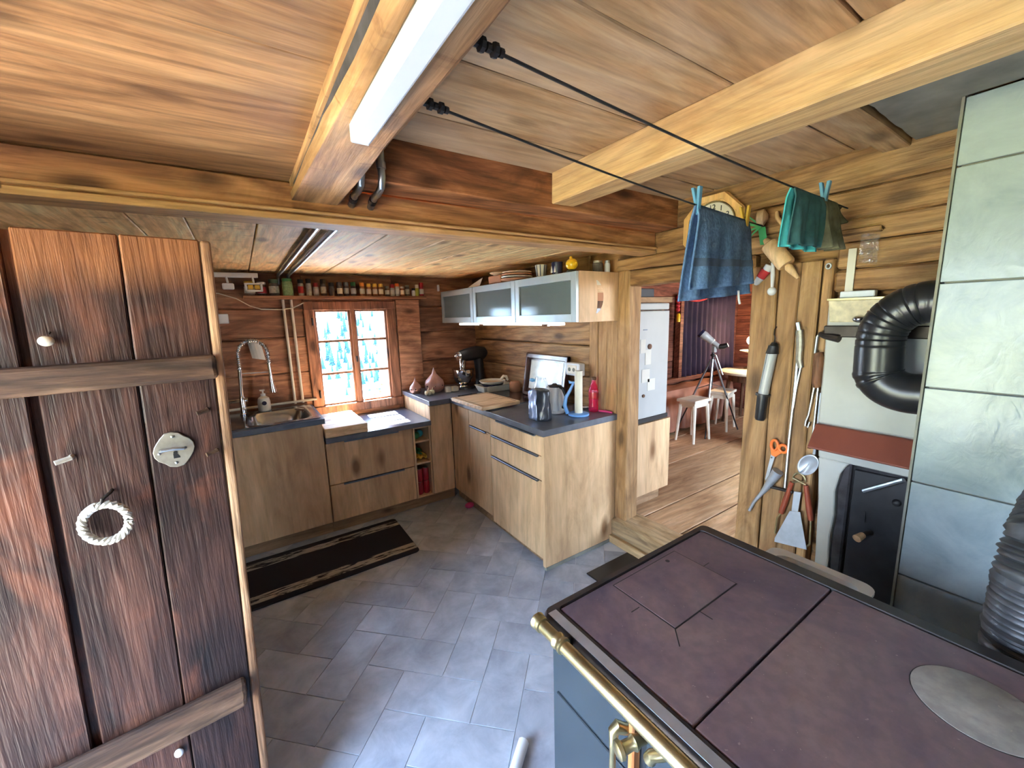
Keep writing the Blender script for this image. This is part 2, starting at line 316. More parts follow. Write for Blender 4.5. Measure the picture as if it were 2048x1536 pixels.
class MB:
    def __init__(s): s.v = []; s.f = []
    def add(s, vs, fs):
        o = len(s.v); s.v += [Vector(p) for p in vs]; s.f += [tuple(i+o for i in f) for f in fs]; return s
    def box(s, a, b):
        (x0, y0, z0), (x1, y1, z1) = a, b
        return s.add([(x0,y0,z0),(x1,y0,z0),(x1,y1,z0),(x0,y1,z0),(x0,y0,z1),(x1,y0,z1),(x1,y1,z1),(x0,y1,z1)],
                     [(0,3,2,1),(4,5,6,7),(0,1,5,4),(1,2,6,5),(2,3,7,6),(3,0,4,7)])
    def obox(s, c, ux, uy, uz):                       # oriented box from centre and half-axis vectors
        c, ux, uy, uz = (Vector(q) for q in (c, ux, uy, uz)); vs = []
        for k in (-1, 1):
            for i, j in ((-1,-1),(1,-1),(1,1),(-1,1)): vs.append(c + ux*i + uy*j + uz*k)
        return s.add(vs, [(0,3,2,1),(4,5,6,7),(0,1,5,4),(1,2,6,5),(2,3,7,6),(3,0,4,7)])
    def plank(s, a, b, axis, seg=3, jit=0.003):       # a sawn board: long box whose edges wander a little
        ai = 'xyz'.index(axis); oi = [i for i in range(3) if i != ai]; vs = []; fs = []
        for k in range(seg+1):
            t = k/seg; p = a[ai]+(b[ai]-a[ai])*t
            for q0, q1 in ((a[oi[0]],a[oi[1]]),(b[oi[0]],a[oi[1]]),(b[oi[0]],b[oi[1]]),(a[oi[0]],b[oi[1]])):
                v = [0,0,0]; v[ai] = p; v[oi[0]] = q0+random.uniform(-jit,jit); v[oi[1]] = q1+random.uniform(-jit,jit); vs.append(tuple(v))
        for k in range(seg):
            for i in range(4):
                j = (i+1) % 4; fs.append((k*4+i, k*4+j, k*4+4+j, k*4+4+i))
        fs += [(3,2,1,0), tuple(seg*4+i for i in range(4))]
        return s.add(vs, fs)
    def cyl(s, p, q, r, r2=None, n=14, caps=True):
        return s.tube([p, q], [r, r if r2 is None else r2], n, caps)
    def tube(s, pts, r, n=8, caps=True, closed=False):
        pts = [Vector(p) for p in pts]; m = len(pts); rs = r if isinstance(r, (list, tuple)) else [r]*m
        vs = []; fs = []; u = None
        for i, p in enumerate(pts):
            if closed: d = pts[(i+1) % m]-pts[i-1]
            else: d = pts[min(i+1, m-1)]-pts[max(i-1, 0)]
            if d.length < 1e-9: d = Vector((0, 0, 1))
            d.normalize()
            if u is None: u, w = frame_of(d)
            else:
                u = (u-d*u.dot(d))
                if u.length < 1e-6: u, _ = frame_of(d)
                u.normalize(); w = d.cross(u)
            for k in range(n):
                a = 2*pi*k/n; vs.append(p+u*(cos(a)*rs[i])+w*(sin(a)*rs[i]))
        for i in range(m if closed else m-1):
            j = (i+1) % m
            for k in range(n):
                l = (k+1) % n; fs.append((i*n+k, i*n+l, j*n+l, j*n+k))
        if caps and not closed: fs += [tuple(range(n-1, -1, -1)), tuple((m-1)*n+k for k in range(n))]
        return s.add(vs, fs)
    def lathe(s, c, prof, n=20, axis=(0,0,1), sx=1.0):
        d = Vector(axis).normalized(); c = Vector(c)
        if d.z > 0.99: u, w = Vector((1,0,0)), Vector((0,1,0))
        else: u, w = frame_of(d)
        vs = []; fs = []; m = len(prof)
        for r, h in prof:
            for k in range(n):
                a = 2*pi*k/n; vs.append(c+d*h+u*(cos(a)*r*sx)+w*(sin(a)*r))
        for i in range(m-1):
            for k in range(n):
                l = (k+1) % n; fs.append((i*n+k, i*n+l, (i+1)*n+l, (i+1)*n+k))
        fs += [tuple(range(n-1, -1, -1)), tuple((m-1)*n+k for k in range(n))]
        return s.add(vs, fs)
    def prism(s, poly, plane, d0, d1):                # 2-D outline extruded; plane 'yz' -> extrude along x, etc.
        n = len(poly); vs = []
        for d in (d0, d1):
            for a, b in poly:
                vs.append({'yz': (d, a, b), 'xz': (a, d, b), 'xy': (a, b, d)}[plane])
        fs = [tuple(range(n-1, -1, -1)), tuple(range(n, 2*n))] + [(i, (i+1) % n, n+(i+1) % n, n+i) for i in range(n)]
        return s.add(vs, fs)
    def ball(s, c, rx, ry=None, rz=None, n=14, m=9):
        ry = ry or rx; rz = rz or rx; vs = []; fs = []
        for i in range(m+1):
            t = pi*i/m
            for k in range(n):
                a = 2*pi*k/n; vs.append((c[0]+rx*max(sin(t), 1e-3)*cos(a), c[1]+ry*max(sin(t), 1e-3)*sin(a), c[2]-rz*cos(t)))
        for i in range(m):
            for k in range(n):
                l = (k+1) % n; fs.append((i*n+k, i*n+l, (i+1)*n+l, (i+1)*n+k))
        return s.add(vs, fs)
    def sheet(s, fn, nu, nv):
        vs = [fn(i/nu, j/nv) for j in range(nv+1) for i in range(nu+1)]
        fs = [(j*(nu+1)+i, j*(nu+1)+i+1, (j+1)*(nu+1)+i+1, (j+1)*(nu+1)+i) for j in range(nv) for i in range(nu)]
        return s.add(vs, fs)
    def xf(s, m):
        s.v = [m @ p for p in s.v]; return s
    def build(s, name, mat, parent=None, bevel=0.0, smooth=False, solid=0.0, seg=1, sub=0):
        if parent is not None: org = parent['_o']
        else:
            xs = [p.x for p in s.v]; ys = [p.y for p in s.v]; zs = [p.z for p in s.v]
            org = (0.5*(min(xs)+max(xs)), 0.5*(min(ys)+max(ys)), min(zs))
        ov = Vector(org); me = bpy.data.meshes.new(name)
        me.from_pydata([tuple(p-ov) for p in s.v], [], s.f)
        bm = bmesh.new(); bm.from_mesh(me); bmesh.ops.recalc_face_normals(bm, faces=bm.faces); bm.to_mesh(me); bm.free()
        me.materials.append(M[mat])
        if smooth:
            me.polygons.foreach_set('use_smooth', [True]*len(me.polygons)); me.set_sharp_from_angle(angle=radians(38))
        o = bpy.data.objects.new(name, me); COL.objects.link(o)
        if parent is not None: o.parent = parent
        else: o.location = ov
        o['_o'] = tuple(org)
        if solid:
            md = o.modifiers.new('solid', 'SOLIDIFY'); md.thickness = solid; md.offset = 0
        if bevel:
            md = o.modifiers.new('bevel', 'BEVEL'); md.width = bevel; md.segments = seg; md.limit_method = 'ANGLE'; md.angle_limit = radians(35)
        if sub:
            md = o.modifiers.new('sub', 'SUBSURF'); md.levels = sub; md.render_levels = sub
        return o

def tag(o, label, cat, group=None, kind=None):
    o['label'] = label
    if cat: o['category'] = cat
    if group: o['group'] = group
    if kind: o['kind'] = kind
    return o
def thing(name, loc, label, cat, group=None):
    o = bpy.data.objects.new(name, None); COL.objects.link(o); o.location = loc; o['_o'] = tuple(loc); o.empty_display_size = 0.05
    return tag(o, label, cat, group)
def struct(name, loc, label=None):
    o = bpy.data.objects.new(name, None); COL.objects.link(o); o.location = loc; o['_o'] = tuple(loc); o['kind'] = 'structure'
    if label: o['label'] = label
    return o
def text(name, body, size, mat, parent, origin, right, up, extrude=0.0008):
    c = bpy.data.curves.new(name, 'FONT'); c.body = body; c.size = size; c.extrude = extrude; c.align_x = 'CENTER'; c.align_y = 'CENTER'; c.resolution_u = 3
    tmp = bpy.data.objects.new(name, c); COL.objects.link(tmp); bpy.context.view_layer.update()
    me = bpy.data.meshes.new_from_object(tmp.evaluated_get(bpy.context.evaluated_depsgraph_get())); bpy.data.objects.remove(tmp)
    me.materials.clear(); me.materials.append(M[mat]); o = bpy.data.objects.new(name, me); COL.objects.link(o); o.parent = parent
    r = Vector(right).normalized(); u = Vector(up).normalized(); n = r.cross(u); m = Matrix.Identity(4)
    p = Vector(origin)-Vector(parent['_o'])
    for i in range(3): m[i][0] = r[i]; m[i][1] = u[i]; m[i][2] = n[i]; m[i][3] = p[i]
    o.matrix_local = m; return o
def arc(c, r, a0, a1, n, plane='xz', rb=None):
    rb = rb or r; out = []
    for i in range(n+1):
        a = radians(a0+(a1-a0)*i/n); u, v = r*cos(a), rb*sin(a)
        out.append({'xz': (c[0]+u, c[1], c[2]+v), 'yz': (c[0], c[1]+u, c[2]+v), 'xy': (c[0]+u, c[1]+v, c[2])}[plane])
    return out
def rotz(c, deg): return Matrix.Translation(c) @ Matrix.Rotation(radians(deg), 4, 'Z') @ Matrix.Translation(-Vector(c))

XR, YB, XL, YN = 1.99, 3.66, -0.95, -2.2      # inner faces: right wall, back wall, left wall, wall behind the camera
ZL, ZR, ZN = 1.985, 2.116, 1.925              # three ceiling levels
XO, YO, ZO = 5.8, 3.0, 0.16                   # far room: end wall, back wall, floor level

# ------------------------------------------------------------------ floor
fl = struct('floor', (0.5, 0.7, 0), 'grey stone-look vinyl tiles laid in herringbone')
MB().box((XL-0.1, YN-0.1, -0.12), (2.12, YB+0.1, -0.0025)).build('floor_base', 'grout', fl)
P_ = 0.18; u0, v0 = 1.25, -0.82; q = 1/sqrt(2)
def uv(i, j): u = u0+i*P_; v = v0+j*P_; return ((u+v)*q, (u-v)*q)
tile_mesh = {}
for i in range(-14, 18):
    for j in range(-14, 18):
        sm = (i+j) % 4
        if sm not in (0, 2): continue
        w, h = (1, 2) if sm == 0 else (2, 1)
        cx, cy = uv(i+w/2, j+h/2)
        if not (XL+0.05 < cx < 1.95 and 0.55 < cy < 3.15): continue
        if cx > 1.5 and cy > 2.0: continue
        if cx > 1.5 and cy < 1.0: continue
        if sm not in tile_mesh:
            g = 0.0013; mb = MB(); a = [uv(i, j), uv(i+w, j), uv(i+w, j+h), uv(i, j+h)]; b = []
            for (x, y) in a:
                dx, dy = cx-x, cy-y; l = sqrt(dx*dx+dy*dy); b.append((x+dx/l*g*1.6, y+dy/l*g*1.6))
            mb.prism(b, 'xy', -0.004, 0.0); o = mb.build('floor_tile', 'floor', fl, bevel=0.0006)
            me = o.data; me.transform(Matrix.Translation((-(cx-0.5), -(cy-0.7), 0))); tile_mesh[sm] = o
        else:
            o = tile_mesh[sm].copy(); COL.objects.link(o); o.parent = fl
        o.location = (cx-0.5, cy-0.7, 0)

# ------------------------------------------------------------------ walls
ZB = [-0.05, 0.30, 0.58, 0.86, 1.15, 1.43, 1.66, 1.96]
wb = struct('wall_back', (0.5, YB+0.07, 0), 'smoke-darkened log wall with the kitchen window')
for k in range(len(ZB)-1):
    z0, z1 = ZB[k], ZB[k+1]; d = random.uniform(-0.006, 0.006)
    spans = [(XL-0.1, 2.15)]
    if z1 > 0.80 and z0 < 1.70: spans = [(XL-0.1, 0.44), (1.165, 2.15)]
    if z0 == 1.66: spans = [(XL-0.1, 0.44), (1.165, 2.15)]
    for (x0, x1) in spans:
        MB().plank((x0, YB+d, z0+0.003), (x1, YB+0.14, z1-0.003), 'x', 4, 0.004).build('log', 'back', wb, bevel=0.007)
MB().plank((0.44, YB, 1.705), (1.165, YB+0.14, 1.957), 'x', 3, 0.002).build('log', 'back', wb, bevel=0.006)
MB().plank((0.44, YB, 0.58), (1.165, YB+0.14, 0.775), 'x', 3, 0.002).build('log', 'back', wb, bevel=0.006)
MB().box((XL-0.1, YB+0.02, -0.1), (0.437, YB+0.12, 2.2)).build('backing', 'back', wb)
MB().box((1.18, YB+0.02, -0.1), (2.2, YB+0.12, 2.2)).build('backing', 'back', wb)
MB().box((0.42, YB+0.02, 1.72), (1.2, YB+0.12, 2.2)).build('backing', 'back', wb)
MB().plank((1.185, YB-0.028, 0.80), (1.40, YB-0.002, 1.722), 'z', 3, 0.002).build('board', 'back', wb, bevel=0.003)

wr = struct('wall_right', (2.04, 1.2, 0), 'honey-coloured log wall with the doorway to the next room')
T = 0.11
def logs(y0, y1, zs, mat='right', jit=0.005, face=0.0):
    for k in range(len(zs)-1):
        d = random.uniform(-0.006, 0.006)
        MB().plank((XR+face+d, y0, zs[k]+0.002), (XR+T, y1, zs[k+1]-0.002), 'y', 5, jit).build('log', mat, wr, bevel=0.008)
logs(2.02, YB+0.12, [0, 0.30, 0.58, 0.86, 1.11, 1.33, 1.55, 1.80, 1.96])
for (y0, y1) in ((1.772, 1.86), (1.86, 1.94), (1.94, 2.022)):
    MB().plank((XR+random.uniform(-.003, .003), y0+.0015, 0), (XR+T, y1-.0015, 1.88), 'z', 4, 0.002).build('plank', 'post', wr, bevel=0.004)
MB().plank((XR-0.006, 1.677, 0.17), (XR+T, 1.768, 1.80), 'z', 4, 0.003).build('door_post', 'post', wr, bevel=0.006)
for (y0, y1) in ((0.655, 0.693), (0.693, 0.77), (0.77, 0.852), (0.852, 0.962)):
    MB().plank((XR-0.018+random.uniform(-.004, .004), y0+.0015, 0.0), (XR+T, y1-.0015, 1.735), 'z', 5, 0.0025).build('plank', 'post', wr, bevel=0.005)
logs(0.962, 1.772, [1.705, 1.795], jit=0.004)
logs(-0.2, 2.022, [1.795, 1.875, 1.985], jit=0.006)
logs(-0.2, 1.5, [1.985, 2.14], jit=0.006)
logs(-0.2, 0.655, [1.60, 1.69, 1.795], jit=0.006)
MB().box((XR+0.05, YN, -0.1), (XR+T, 0.655, 2.25)).build('backing', 'right', wr)
MB().box((XR+0.05, 0.655, 1.74), (XR+T, 3.8, 2.25)).build('backing', 'right', wr)
MB().box((XR+0.05, 1.78, -0.1), (XR+T, 3.8, 1.9)).build('backing', 'right', wr)

t1 = struct('trim_1', (2.04, 1.3, 0), 'worn log threshold under the doorway')
mb = MB()
def sill(u, v):
    y = 0.90+u*0.868; ang = v*pi*0.5; n = noise.noise((y*9, v*3, 1.3))*0.010+noise.noise((y*30, v*9, 4.3))*0.004
    if v < 0.34: return (XR-0.03+n*0.4, y, 0.058+0.112*(v/0.34)*0.9)
    w = (v-0.34)/0.66; return (XR-0.03+0.022*sin(w*pi*0.5)+w*0.16, y, 0.160+0.015*sin(w*pi)+n+0.004*w)
mb.sheet(sill, 40, 12); mb.build('threshold_log', 'rightx', t1, smooth=True, solid=0.012)
MB().plank((XR-0.06, 0.92, 0.0), (XR-0.002, 1.768, 0.055), 'y', 4, 0.002).build('base_board', 'rightx', t1, bevel=0.003)
MB().box((XR-0.028, 0.92, 0.02), (XR+0.13, 1.768, 0.150)).build('core', 'rightx', t1)

DY0, DY1, DZ = 0.22, 1.12, 1.80               # entrance opening in the left wall
wlft = struct('wall_left', (XL-0.06, 0.8, 0), 'log wall with the open entrance')
for k in range(7):
    z0, z1 = k*0.30, k*0.30+0.297
    sp_ = ((YN-0.1, DY0), (DY1, YB+0.1)) if z0 < DZ-0.01 else ((YN-0.1, YB+0.1),)
    if 0.85 < z0 < 1.75: sp_ = ((YN-0.1, -1.8), (-1.1, DY0), (DY1, YB+0.1))  # gap behind the camera added for extra daylight
    for (y0, y1) in sp_:
        MB().plank((XL-0.13, y0, z0), (XL+random.uniform(-.005, .005), y1, z1), 'y', 4, 0.004).build('log', 'right', wlft, bevel=0.006)
for (y0, y1, z0, z1) in ((YN-.1, DY0, 0, .9), (DY1, YB+.1, 0, 2.15), (YN-.1, -1.8, .9, 2.15), (-1.1, DY0, .9, 2.15), (-1.8, -1.1, 1.8, 2.15), (DY0, DY1, DZ, 2.15)):
    MB().box((XL-0.12, y0, z0), (XL-0.03, y1, z1)).build('backing', 'right', wlft)
wf = struct('wall_front', (0.5, YN-0.06, 0), 'log wall behind the camera')
for k in range(8): MB().box((XL-.1, YN-0.12, k*.28), (2.1, YN, k*.28+.277)).build('log', 'right', wf)

# ------------------------------------------------------------------ ceilings and beams
c1 = struct('ceiling', (-0.4, 0.2, ZL), 'low ceiling of wide orange boards')
for y0, y1 in ((-2.2, -1.6), (-1.6, -1.05), (-1.05, -0.5), (-0.5, 0.05), (0.05, 0.42), (0.42, 0.815), (0.815, 1.60)):
    MB().plank((XL-0.1, y0+0.002, ZL+random.uniform(0, .004)), (0.24, y1-0.002, ZL+0.03), 'x', 4, 0.0015).build('plank', 'ceil_left', c1, bevel=0.003)
MB().box((XL-0.1, YN-0.1, ZL+0.02), (0.25, 1.62, ZL+0.16)).build('backing', 'lintel', c1)
c2 = struct('ceiling.001', (1.1, 0.2, ZR), 'raised ceiling of pale wide boards')
for y0, y1 in ((-2.2, -1.7), (-1.7, -1.2), (-1.2, -0.75), (-0.75, -0.35), (-0.35, 0.0), (0.0, 0.37), (0.37, 0.63), (0.63, 0.90), (0.90, 1.17), (1.17, 1.40)):
    MB().plank((0.28, y0+0.003, ZR+random.uniform(0, .005)), (2.06, y1-0.003, ZR+0.03), 'x', 4, 0.002).build('plank', 'ceil_right', c2, bevel=0.003)
MB().box((0.26, YN-0.1, ZR+0.02), (2.1, 1.62, ZR+0.10)).build('backing', 'lintel', c2)
c3 = struct('ceiling.002', (0.6, 2.6, ZN), 'yellowed board ceiling over the kitchen corner')
xs = [XL-0.1, -0.62, -0.28, -0.12, 0.10, 0.33, 0.60, 0.88, 1.15, 1.42, 1.70, 2.1]
for x0, x1 in zip(xs, xs[1:]):
    MB().plank((x0+0.002, 1.52, ZN+random.uniform(0, .004)), (x1-0.002, YB+0.05, ZN+0.03), 'y', 4, 0.0015).build('plank', 'ceil_niche', c3, bevel=0.003)
MB().box((XL-0.1, 1.52, ZN+0.02), (2.1, YB+0.12, ZN+0.1)).build('backing', 'lintel', c3)

b = thing('cross_beam', (0.5, 1.5, 1.87), 'dark knotty cross beam with moulded lower edge spanning the whole kitchen', 'beam')
MB().plank((0.29, 1.365, 1.982), (XR-0.002, 1.50, ZR+0.02), 'x', 8, 0.002).build('upper_board', 'lintel', b, bevel=0.004)
MB().plank((XL+0.01, 1.502, 1.888), (XR-0.002, 1.60, 1.984), 'x', 8, 0.002).build('lower_beam', 'lintel_lo', b, bevel=0.004)
MB().plank((XL+0.01, 1.494, 1.868), (XR-0.002, 1.60, 1.888), 'x', 6, 0.0005).build('moulding', 'mould', b, bevel=0.004, seg=2)
MB().plank((XL+0.01, 1.488, 1.893), (XR-0.002, 1.503, 1.903), 'x', 6, 0.0005).build('moulding', 'mould', b, bevel=0.004, seg=2)

b = thing('ceiling_beam', (0.255, -0.3, 1.93), 'old adzed ceiling beam with a long crack, carrying the tube lamp', 'beam')
mb = MB(); n = 46; ring = []; vs = []; fs = []
prof0 = [(0.183, 1.99), (0.187, 1.970), (0.212, 1.962), (0.212, 1.959), (0.193, 1.955), (0.200, 1.936), (0.208, 1.929), (0.255, 1.929), (0.318, 1.930), (0.330, 1.94), (0.332, 2.13), (0.183, 2.13)]
for k in range(n+1):
    y = YN+(1.50-YN)*k/n
    for i, (x, z) in enumerate(prof0):
        w = 0.005*noise.noise((y*3.1, i*1.7, 0.2))+0.0025*noise.noise((y*11, i*2.1, 5.2)); w2 = 0.006*noise.noise((y*1.6, 9.1, 0.4))
        dz = w2 if 0 < i < 6 else 0; op = 0.5+0.9*abs(noise.noise((y*2.3, 4.4, 1.1)))+0.5*(y < 0.9)
        kk = min(1.3, max(0.0, 1.5-y))
        if 0 < i < 7: x = 0.181+(x-0.181)*kk
        if i in (2, 3): x = 0.185+0.07*min(1, op)
        if i == 4: z = 1.968-0.017*op
        vs.append((x+(w*1.6 if i in (8, 9) else w*0.5), y, z+(w*0.6 if 5 < i < 9 else 0)+dz*(1 if i in (1,2,3,4) else 0.2)))
m = len(prof0)
for k in range(n):
    for i in range(m):
        j = (i+1) % m; fs.append((k*m+i, k*m+j, (k+1)*m+j, (k+1)*m+i))
fs += [tuple(range(m)), tuple(n*m+i for i in range(m-1, -1, -1))]
mb.add(vs, fs); mb.build('beam_timber', 'beam_lamp', b, bevel=0.0008)
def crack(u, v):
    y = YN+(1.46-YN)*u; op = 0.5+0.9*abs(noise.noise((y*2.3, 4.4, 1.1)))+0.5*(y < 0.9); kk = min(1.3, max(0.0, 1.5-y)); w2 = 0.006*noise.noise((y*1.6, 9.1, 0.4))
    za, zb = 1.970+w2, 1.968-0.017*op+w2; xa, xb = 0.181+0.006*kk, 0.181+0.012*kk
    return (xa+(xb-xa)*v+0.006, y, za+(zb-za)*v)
MB().sheet(crack, 120, 1).build('crack', 'soot_and_shade', b)  # dark strip painted in place of the shade inside the crack
o = MB().plank((1.125, YN, 2.0), (1.247, 1.363, ZR+0.005), 'y', 8, 0.002).build('ceiling_beam', 'beam_new', bevel=0.004)
tag(o, 'smooth new yellow ceiling beam running towards the tiled stove', 'beam')
o = MB().plank((1.25, 0.472, 2.085), (1.985, 0.552, ZR+0.002), 'x', 3, 0.002).build('ceiling_header', 'ceil_right', bevel=0.003)
tag(o, 'short pale timber strip on the ceiling beside the cement patch', 'timber strip')
mb = MB(); n = 14
poly = [(1.252, -0.6), (1.252, 0.462)] + [(1.252+0.73*k/n, 0.466+random.uniform(-.004, .003)) for k in range(1, n+1)] + [(1.985, 0.30), (1.70, 0.305)] + [(1.70, -0.6)]
mb.prism(poly, 'xy', 2.098, ZR-0.0005); o = mb.build('cement_patch', 'cement', bevel=0.004)
tag(o, 'rough grey cement patch on the ceiling around the tiled stove', 'cement patch')

# ------------------------------------------------------------------ window and the outdoors
w1 = struct('window_1', (0.8, YB+0.02, 0.78), 'small reddish-brown six-pane casement window')
X0, X1, Z0, Z1 = 0.434, 1.18, 0.77, 1.712
def rail(x0, x1, z0, z1, y0=YB-0.02, y1=YB+0.05, name='frame_rail', mat='window_wood', bv=0.005, par=w1):
    return MB().plank((x0, y0, z0), (x1, y1, z1), 'z' if (z1-z0) > (x1-x0) else 'x', 3, 0.001).build(name, mat, par, bevel=bv)
rail(X0, X0+0.078, Z0, Z1); rail(X1-0.085, X1, Z0, Z1); rail(X0, X1, Z1-0.072, Z1, YB-0.022, YB+0.055); rail(X0-0.02, X1+0.01, Z0, Z0+0.075, YB-0.035, YB+0.055)
for s0, s1 in ((0.497, 0.803), (0.805, 1.11)):
    sash = rail(s0, s0+0.03 if s0 < .6 else s0+0.032, 0.835, 1.655, YB-0.005, YB+0.035, 'sash')
    rail(s1-0.032, s1, 0.835, 1.655, YB-0.005, YB+0.035, 'sash'); rail(s0, s1, 0.825, 0.862, YB-0.004, YB+0.035, 'sash'); rail(s0, s1, 1.625, 1.655, YB-0.004, YB+0.035, 'sash')
    for z in (1.113, 1.385): rail(s0+.02, s1-.02, z-0.011, z+0.011, YB+0.002, YB+0.03, 'glazing_bar', bv=0.003)
    for z0, z1 in ((0.85, 1.113), (1.113, 1.385), (1.385, 1.64)):
        MB().box((s0+0.015, YB+0.014, z0), (s1-0.015, YB+0.017, z1)).build('pane', 'pane', w1)
rail(0.788, 0.826, 0.835, 1.655, YB-0.022, YB-0.002, 'meeting_stile')
for z in (0.95, 1.55):
    MB().cyl((0.492, YB-0.026, z-0.03), (0.492, YB-0.026, z+0.03), 0.007).build('hinge', 'iron', w1, smooth=True)
mb = MB().cyl((0.806, YB-0.02, 1.24), (0.806, YB-0.05, 1.24), 0.006); mb.box((0.796, YB-0.056, 1.20), (0.812, YB-0.048, 1.248)); mb.build('latch', 'iron', w1, bevel=0.002)
MB().ball((0.835, YB-0.03, 0.845), 0.009).build('latch_knob', 'white', w1, smooth=True)

sh = thing('window_shutter', (1.08, YB+0.30, 0.8), 'red wooden shutter folded open outside the kitchen window', 'shutter')
for k in range(3):
    MB().plank((1.112+k*0.002, YB+0.15+k*0.10, 0.72), (1.137+k*0.002, YB+0.15+k*0.10+0.098, 1.75), 'z', 3, 0.001).build('board', 'shutter', sh, bevel=0.003)
for z in (0.95, 1.27, 1.55): MB().box((1.102, YB+0.15, z-0.014), (1.113, YB+0.44, z+0.014)).build('strap', 'zinc', sh, bevel=0.003)
MB().tube([(1.11, YB+0.42, 1.30), (1.075, YB+0.42, 1.30), (1.07, YB+0.42, 1.295), (1.07, YB+0.42, 1.185), (1.075, YB+0.42, 1.18), (1.11, YB+0.42, 1.18)], 0.004, 6).build('handle', 'black', sh, smooth=True)
fp = thing('flower_box', (1.10, YB+0.28, 0.72), 'white flowers outside below the shutter', 'flowers')
mb = MB()
for k in range(26): mb.ball((1.02+random.uniform(-.07, .06), YB+0.32+random.uniform(-.05, .05), 0.86+random.uniform(-.06, .09)), random.uniform(.014, .026), n=7, m=5)
mb.build('blossom', 'paper', fp, smooth=True)
MB().box((0.94, YB+0.25, 0.70), (1.098, YB+0.40, 0.82)).build('box', 'cream', fp, bevel=0.01)

mb = MB(); mb.sheet(lambda u, v: (-60+u*140, -40+v*46.5, -0.35+0.06*noise.noise((u*30, v*20, 1))), 30, 20)
o = mb.build('meadow_ground', 'ground', smooth=True); tag(o, 'pale meadow around the house seen through the openings', 'meadow'); o['kind'] = 'structure'
mb = MB()
def hillf(u, v):
    x = -60+u*150; y = 20+v*110; h = -6 + 34*v**1.25 + 9*noise.noise((u*4.2, v*3.1, 2.2))*min(1, v*3) + 6*u*v
    return (x, y, h)
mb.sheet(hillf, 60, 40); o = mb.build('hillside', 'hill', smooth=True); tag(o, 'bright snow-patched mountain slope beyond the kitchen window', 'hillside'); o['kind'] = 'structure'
# conifers standing on the slope, seen through the panes
tm = MB(); tm.lathe((0, 0, 0), [(0.09, 0), (0.09, 0.5)], 6)
for k in range(6): tm.lathe((0, 0, 0), [(1.0-k*0.15, 0.45+k*0.62), (0.12, 0.45+k*0.62+1.0)], 9)
proto = None
rr = random.Random(3)
spots = []
while len(spots) < 130:
    y = 28+34*rr.random()**1.6; f = rr.uniform(0.12, 0.32); x = f*y; e = (y-28)/34
    dens = 0.95 if (f > 0.19 and e < 0.34) else (0.9 if 0.06 < e < 0.26 else (0.12 if e > 0.3 else 0.05))
    s = rr.uniform(0.15, 0.32)*(0.8+0.5*e)
    if rr.random() > dens or any((x-a)**2+(y-b)**2 < (1.0*(s+c))**2 for a, b, c in spots): continue
    spots.append((x, y, s))
for x, y, s in spots:
    p = hillf((x+60)/150, (y-20)/110)
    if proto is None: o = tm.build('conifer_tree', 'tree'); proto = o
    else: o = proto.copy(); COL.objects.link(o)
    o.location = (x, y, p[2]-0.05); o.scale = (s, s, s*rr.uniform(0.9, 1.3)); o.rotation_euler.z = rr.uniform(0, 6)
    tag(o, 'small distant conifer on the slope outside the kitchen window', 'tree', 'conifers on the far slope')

portal('window_portal', (0.8, YB+0.06, 1.24), 0.62, 0.85, (0, -1, 0))
portal('entrance_portal', (XL-0.14, 0.5*(DY0+DY1), 0.5*DZ), DY1-DY0, DZ, (1, 0, 0))
portal('added_opening_portal', (XL-0.14, -1.45, 1.35), 0.7, 0.9, (1, 0, 0))  # unseen left-wall opening, added to brighten the room from behind the camera

# ------------------------------------------------------------------ the room beyond the doorway
f2 = struct('floor.001', (3.9, 0.9, ZO), 'wide lit floor planks of the next room')
ys = [-1.5, -0.9, -0.35, 0.2, 0.66, 1.02, 1.385, 1.665, 2.16, 2.6, 3.0]
for y0, y1 in zip(ys, ys[1:]):
    MB().plank((XR+0.12, y0+0.006, ZO-0.03), (XO, y1-0.006, ZO-random.uniform(0, .003)), 'x', 5, 0.0015).build('plank', 'stube_floor', f2, bevel=0.003)
MB().box((XR+0.115, -1.6, 0.0), (XO+0.1, YO+0.1, ZO-0.028)).build('sub_floor', 'soot_and_shade', f2)
wb2 = struct('wall_back.001', (4.0, YO+0.05, 0.16), 'reddish plank wall of the next room')
for k in range(8):
    MB().plank((XR+0.1, YO+random.uniform(0, .006), ZO+k*0.26), (XO+0.1, YO+0.08, ZO+k*0.26+0.256), 'x', 3, 0.002).build('plank', 'red_wood', wb2, bevel=0.004)
we = struct('wall_end', (XO+0.05, 1.0, 0.16), 'reddish end wall of the next room')
for k in range(8):
    MB().plank((XO+random.uniform(0, .006), -1.6, ZO+k*0.26), (XO+0.08, YO, ZO+k*0.26+0.256), 'y', 3, 0.002).build('plank', 'red_wood_y', we, bevel=0.004)
MB().box((XO+0.03, -1.6, 0.1), (XO+0.09, YO+.1, 2.3)).build('backing', 'red_wood_y', we)
MB().box((XR+0.12, YO+0.03, 0.1), (XO+0.09, YO+.09, 2.3)).build('backing', 'red_wood', wb2)
wn2 = struct('wall_front.001', (4.0, -1.55, 0.16))
for (x0, x1, z0, z1) in ((XR+.1, XO+.1, .1, .75), (XR+.1, 2.8, .75, 1.95), (5.3, XO+.1, .75, 1.95), (XR+.1, XO+.1, 1.95, 2.3)):
    MB().box((x0, -1.6, z0), (x1, -1.5, z1)).build('panel', 'red_wood', wn2)
c4 = struct('ceiling.003', (4.0, 0.8, 2.2))
MB().box((XR+0.1, -1.6, 2.20), (XO+0.1, YO+0.1, 2.26)).build('panel', 'brown_wood', c4)
portal('stube_portal', (4.05, -1.62, 1.35), 2.5, 1.2, (0, 1, 0))  # unseen front opening, added and sized to let sky light into this room

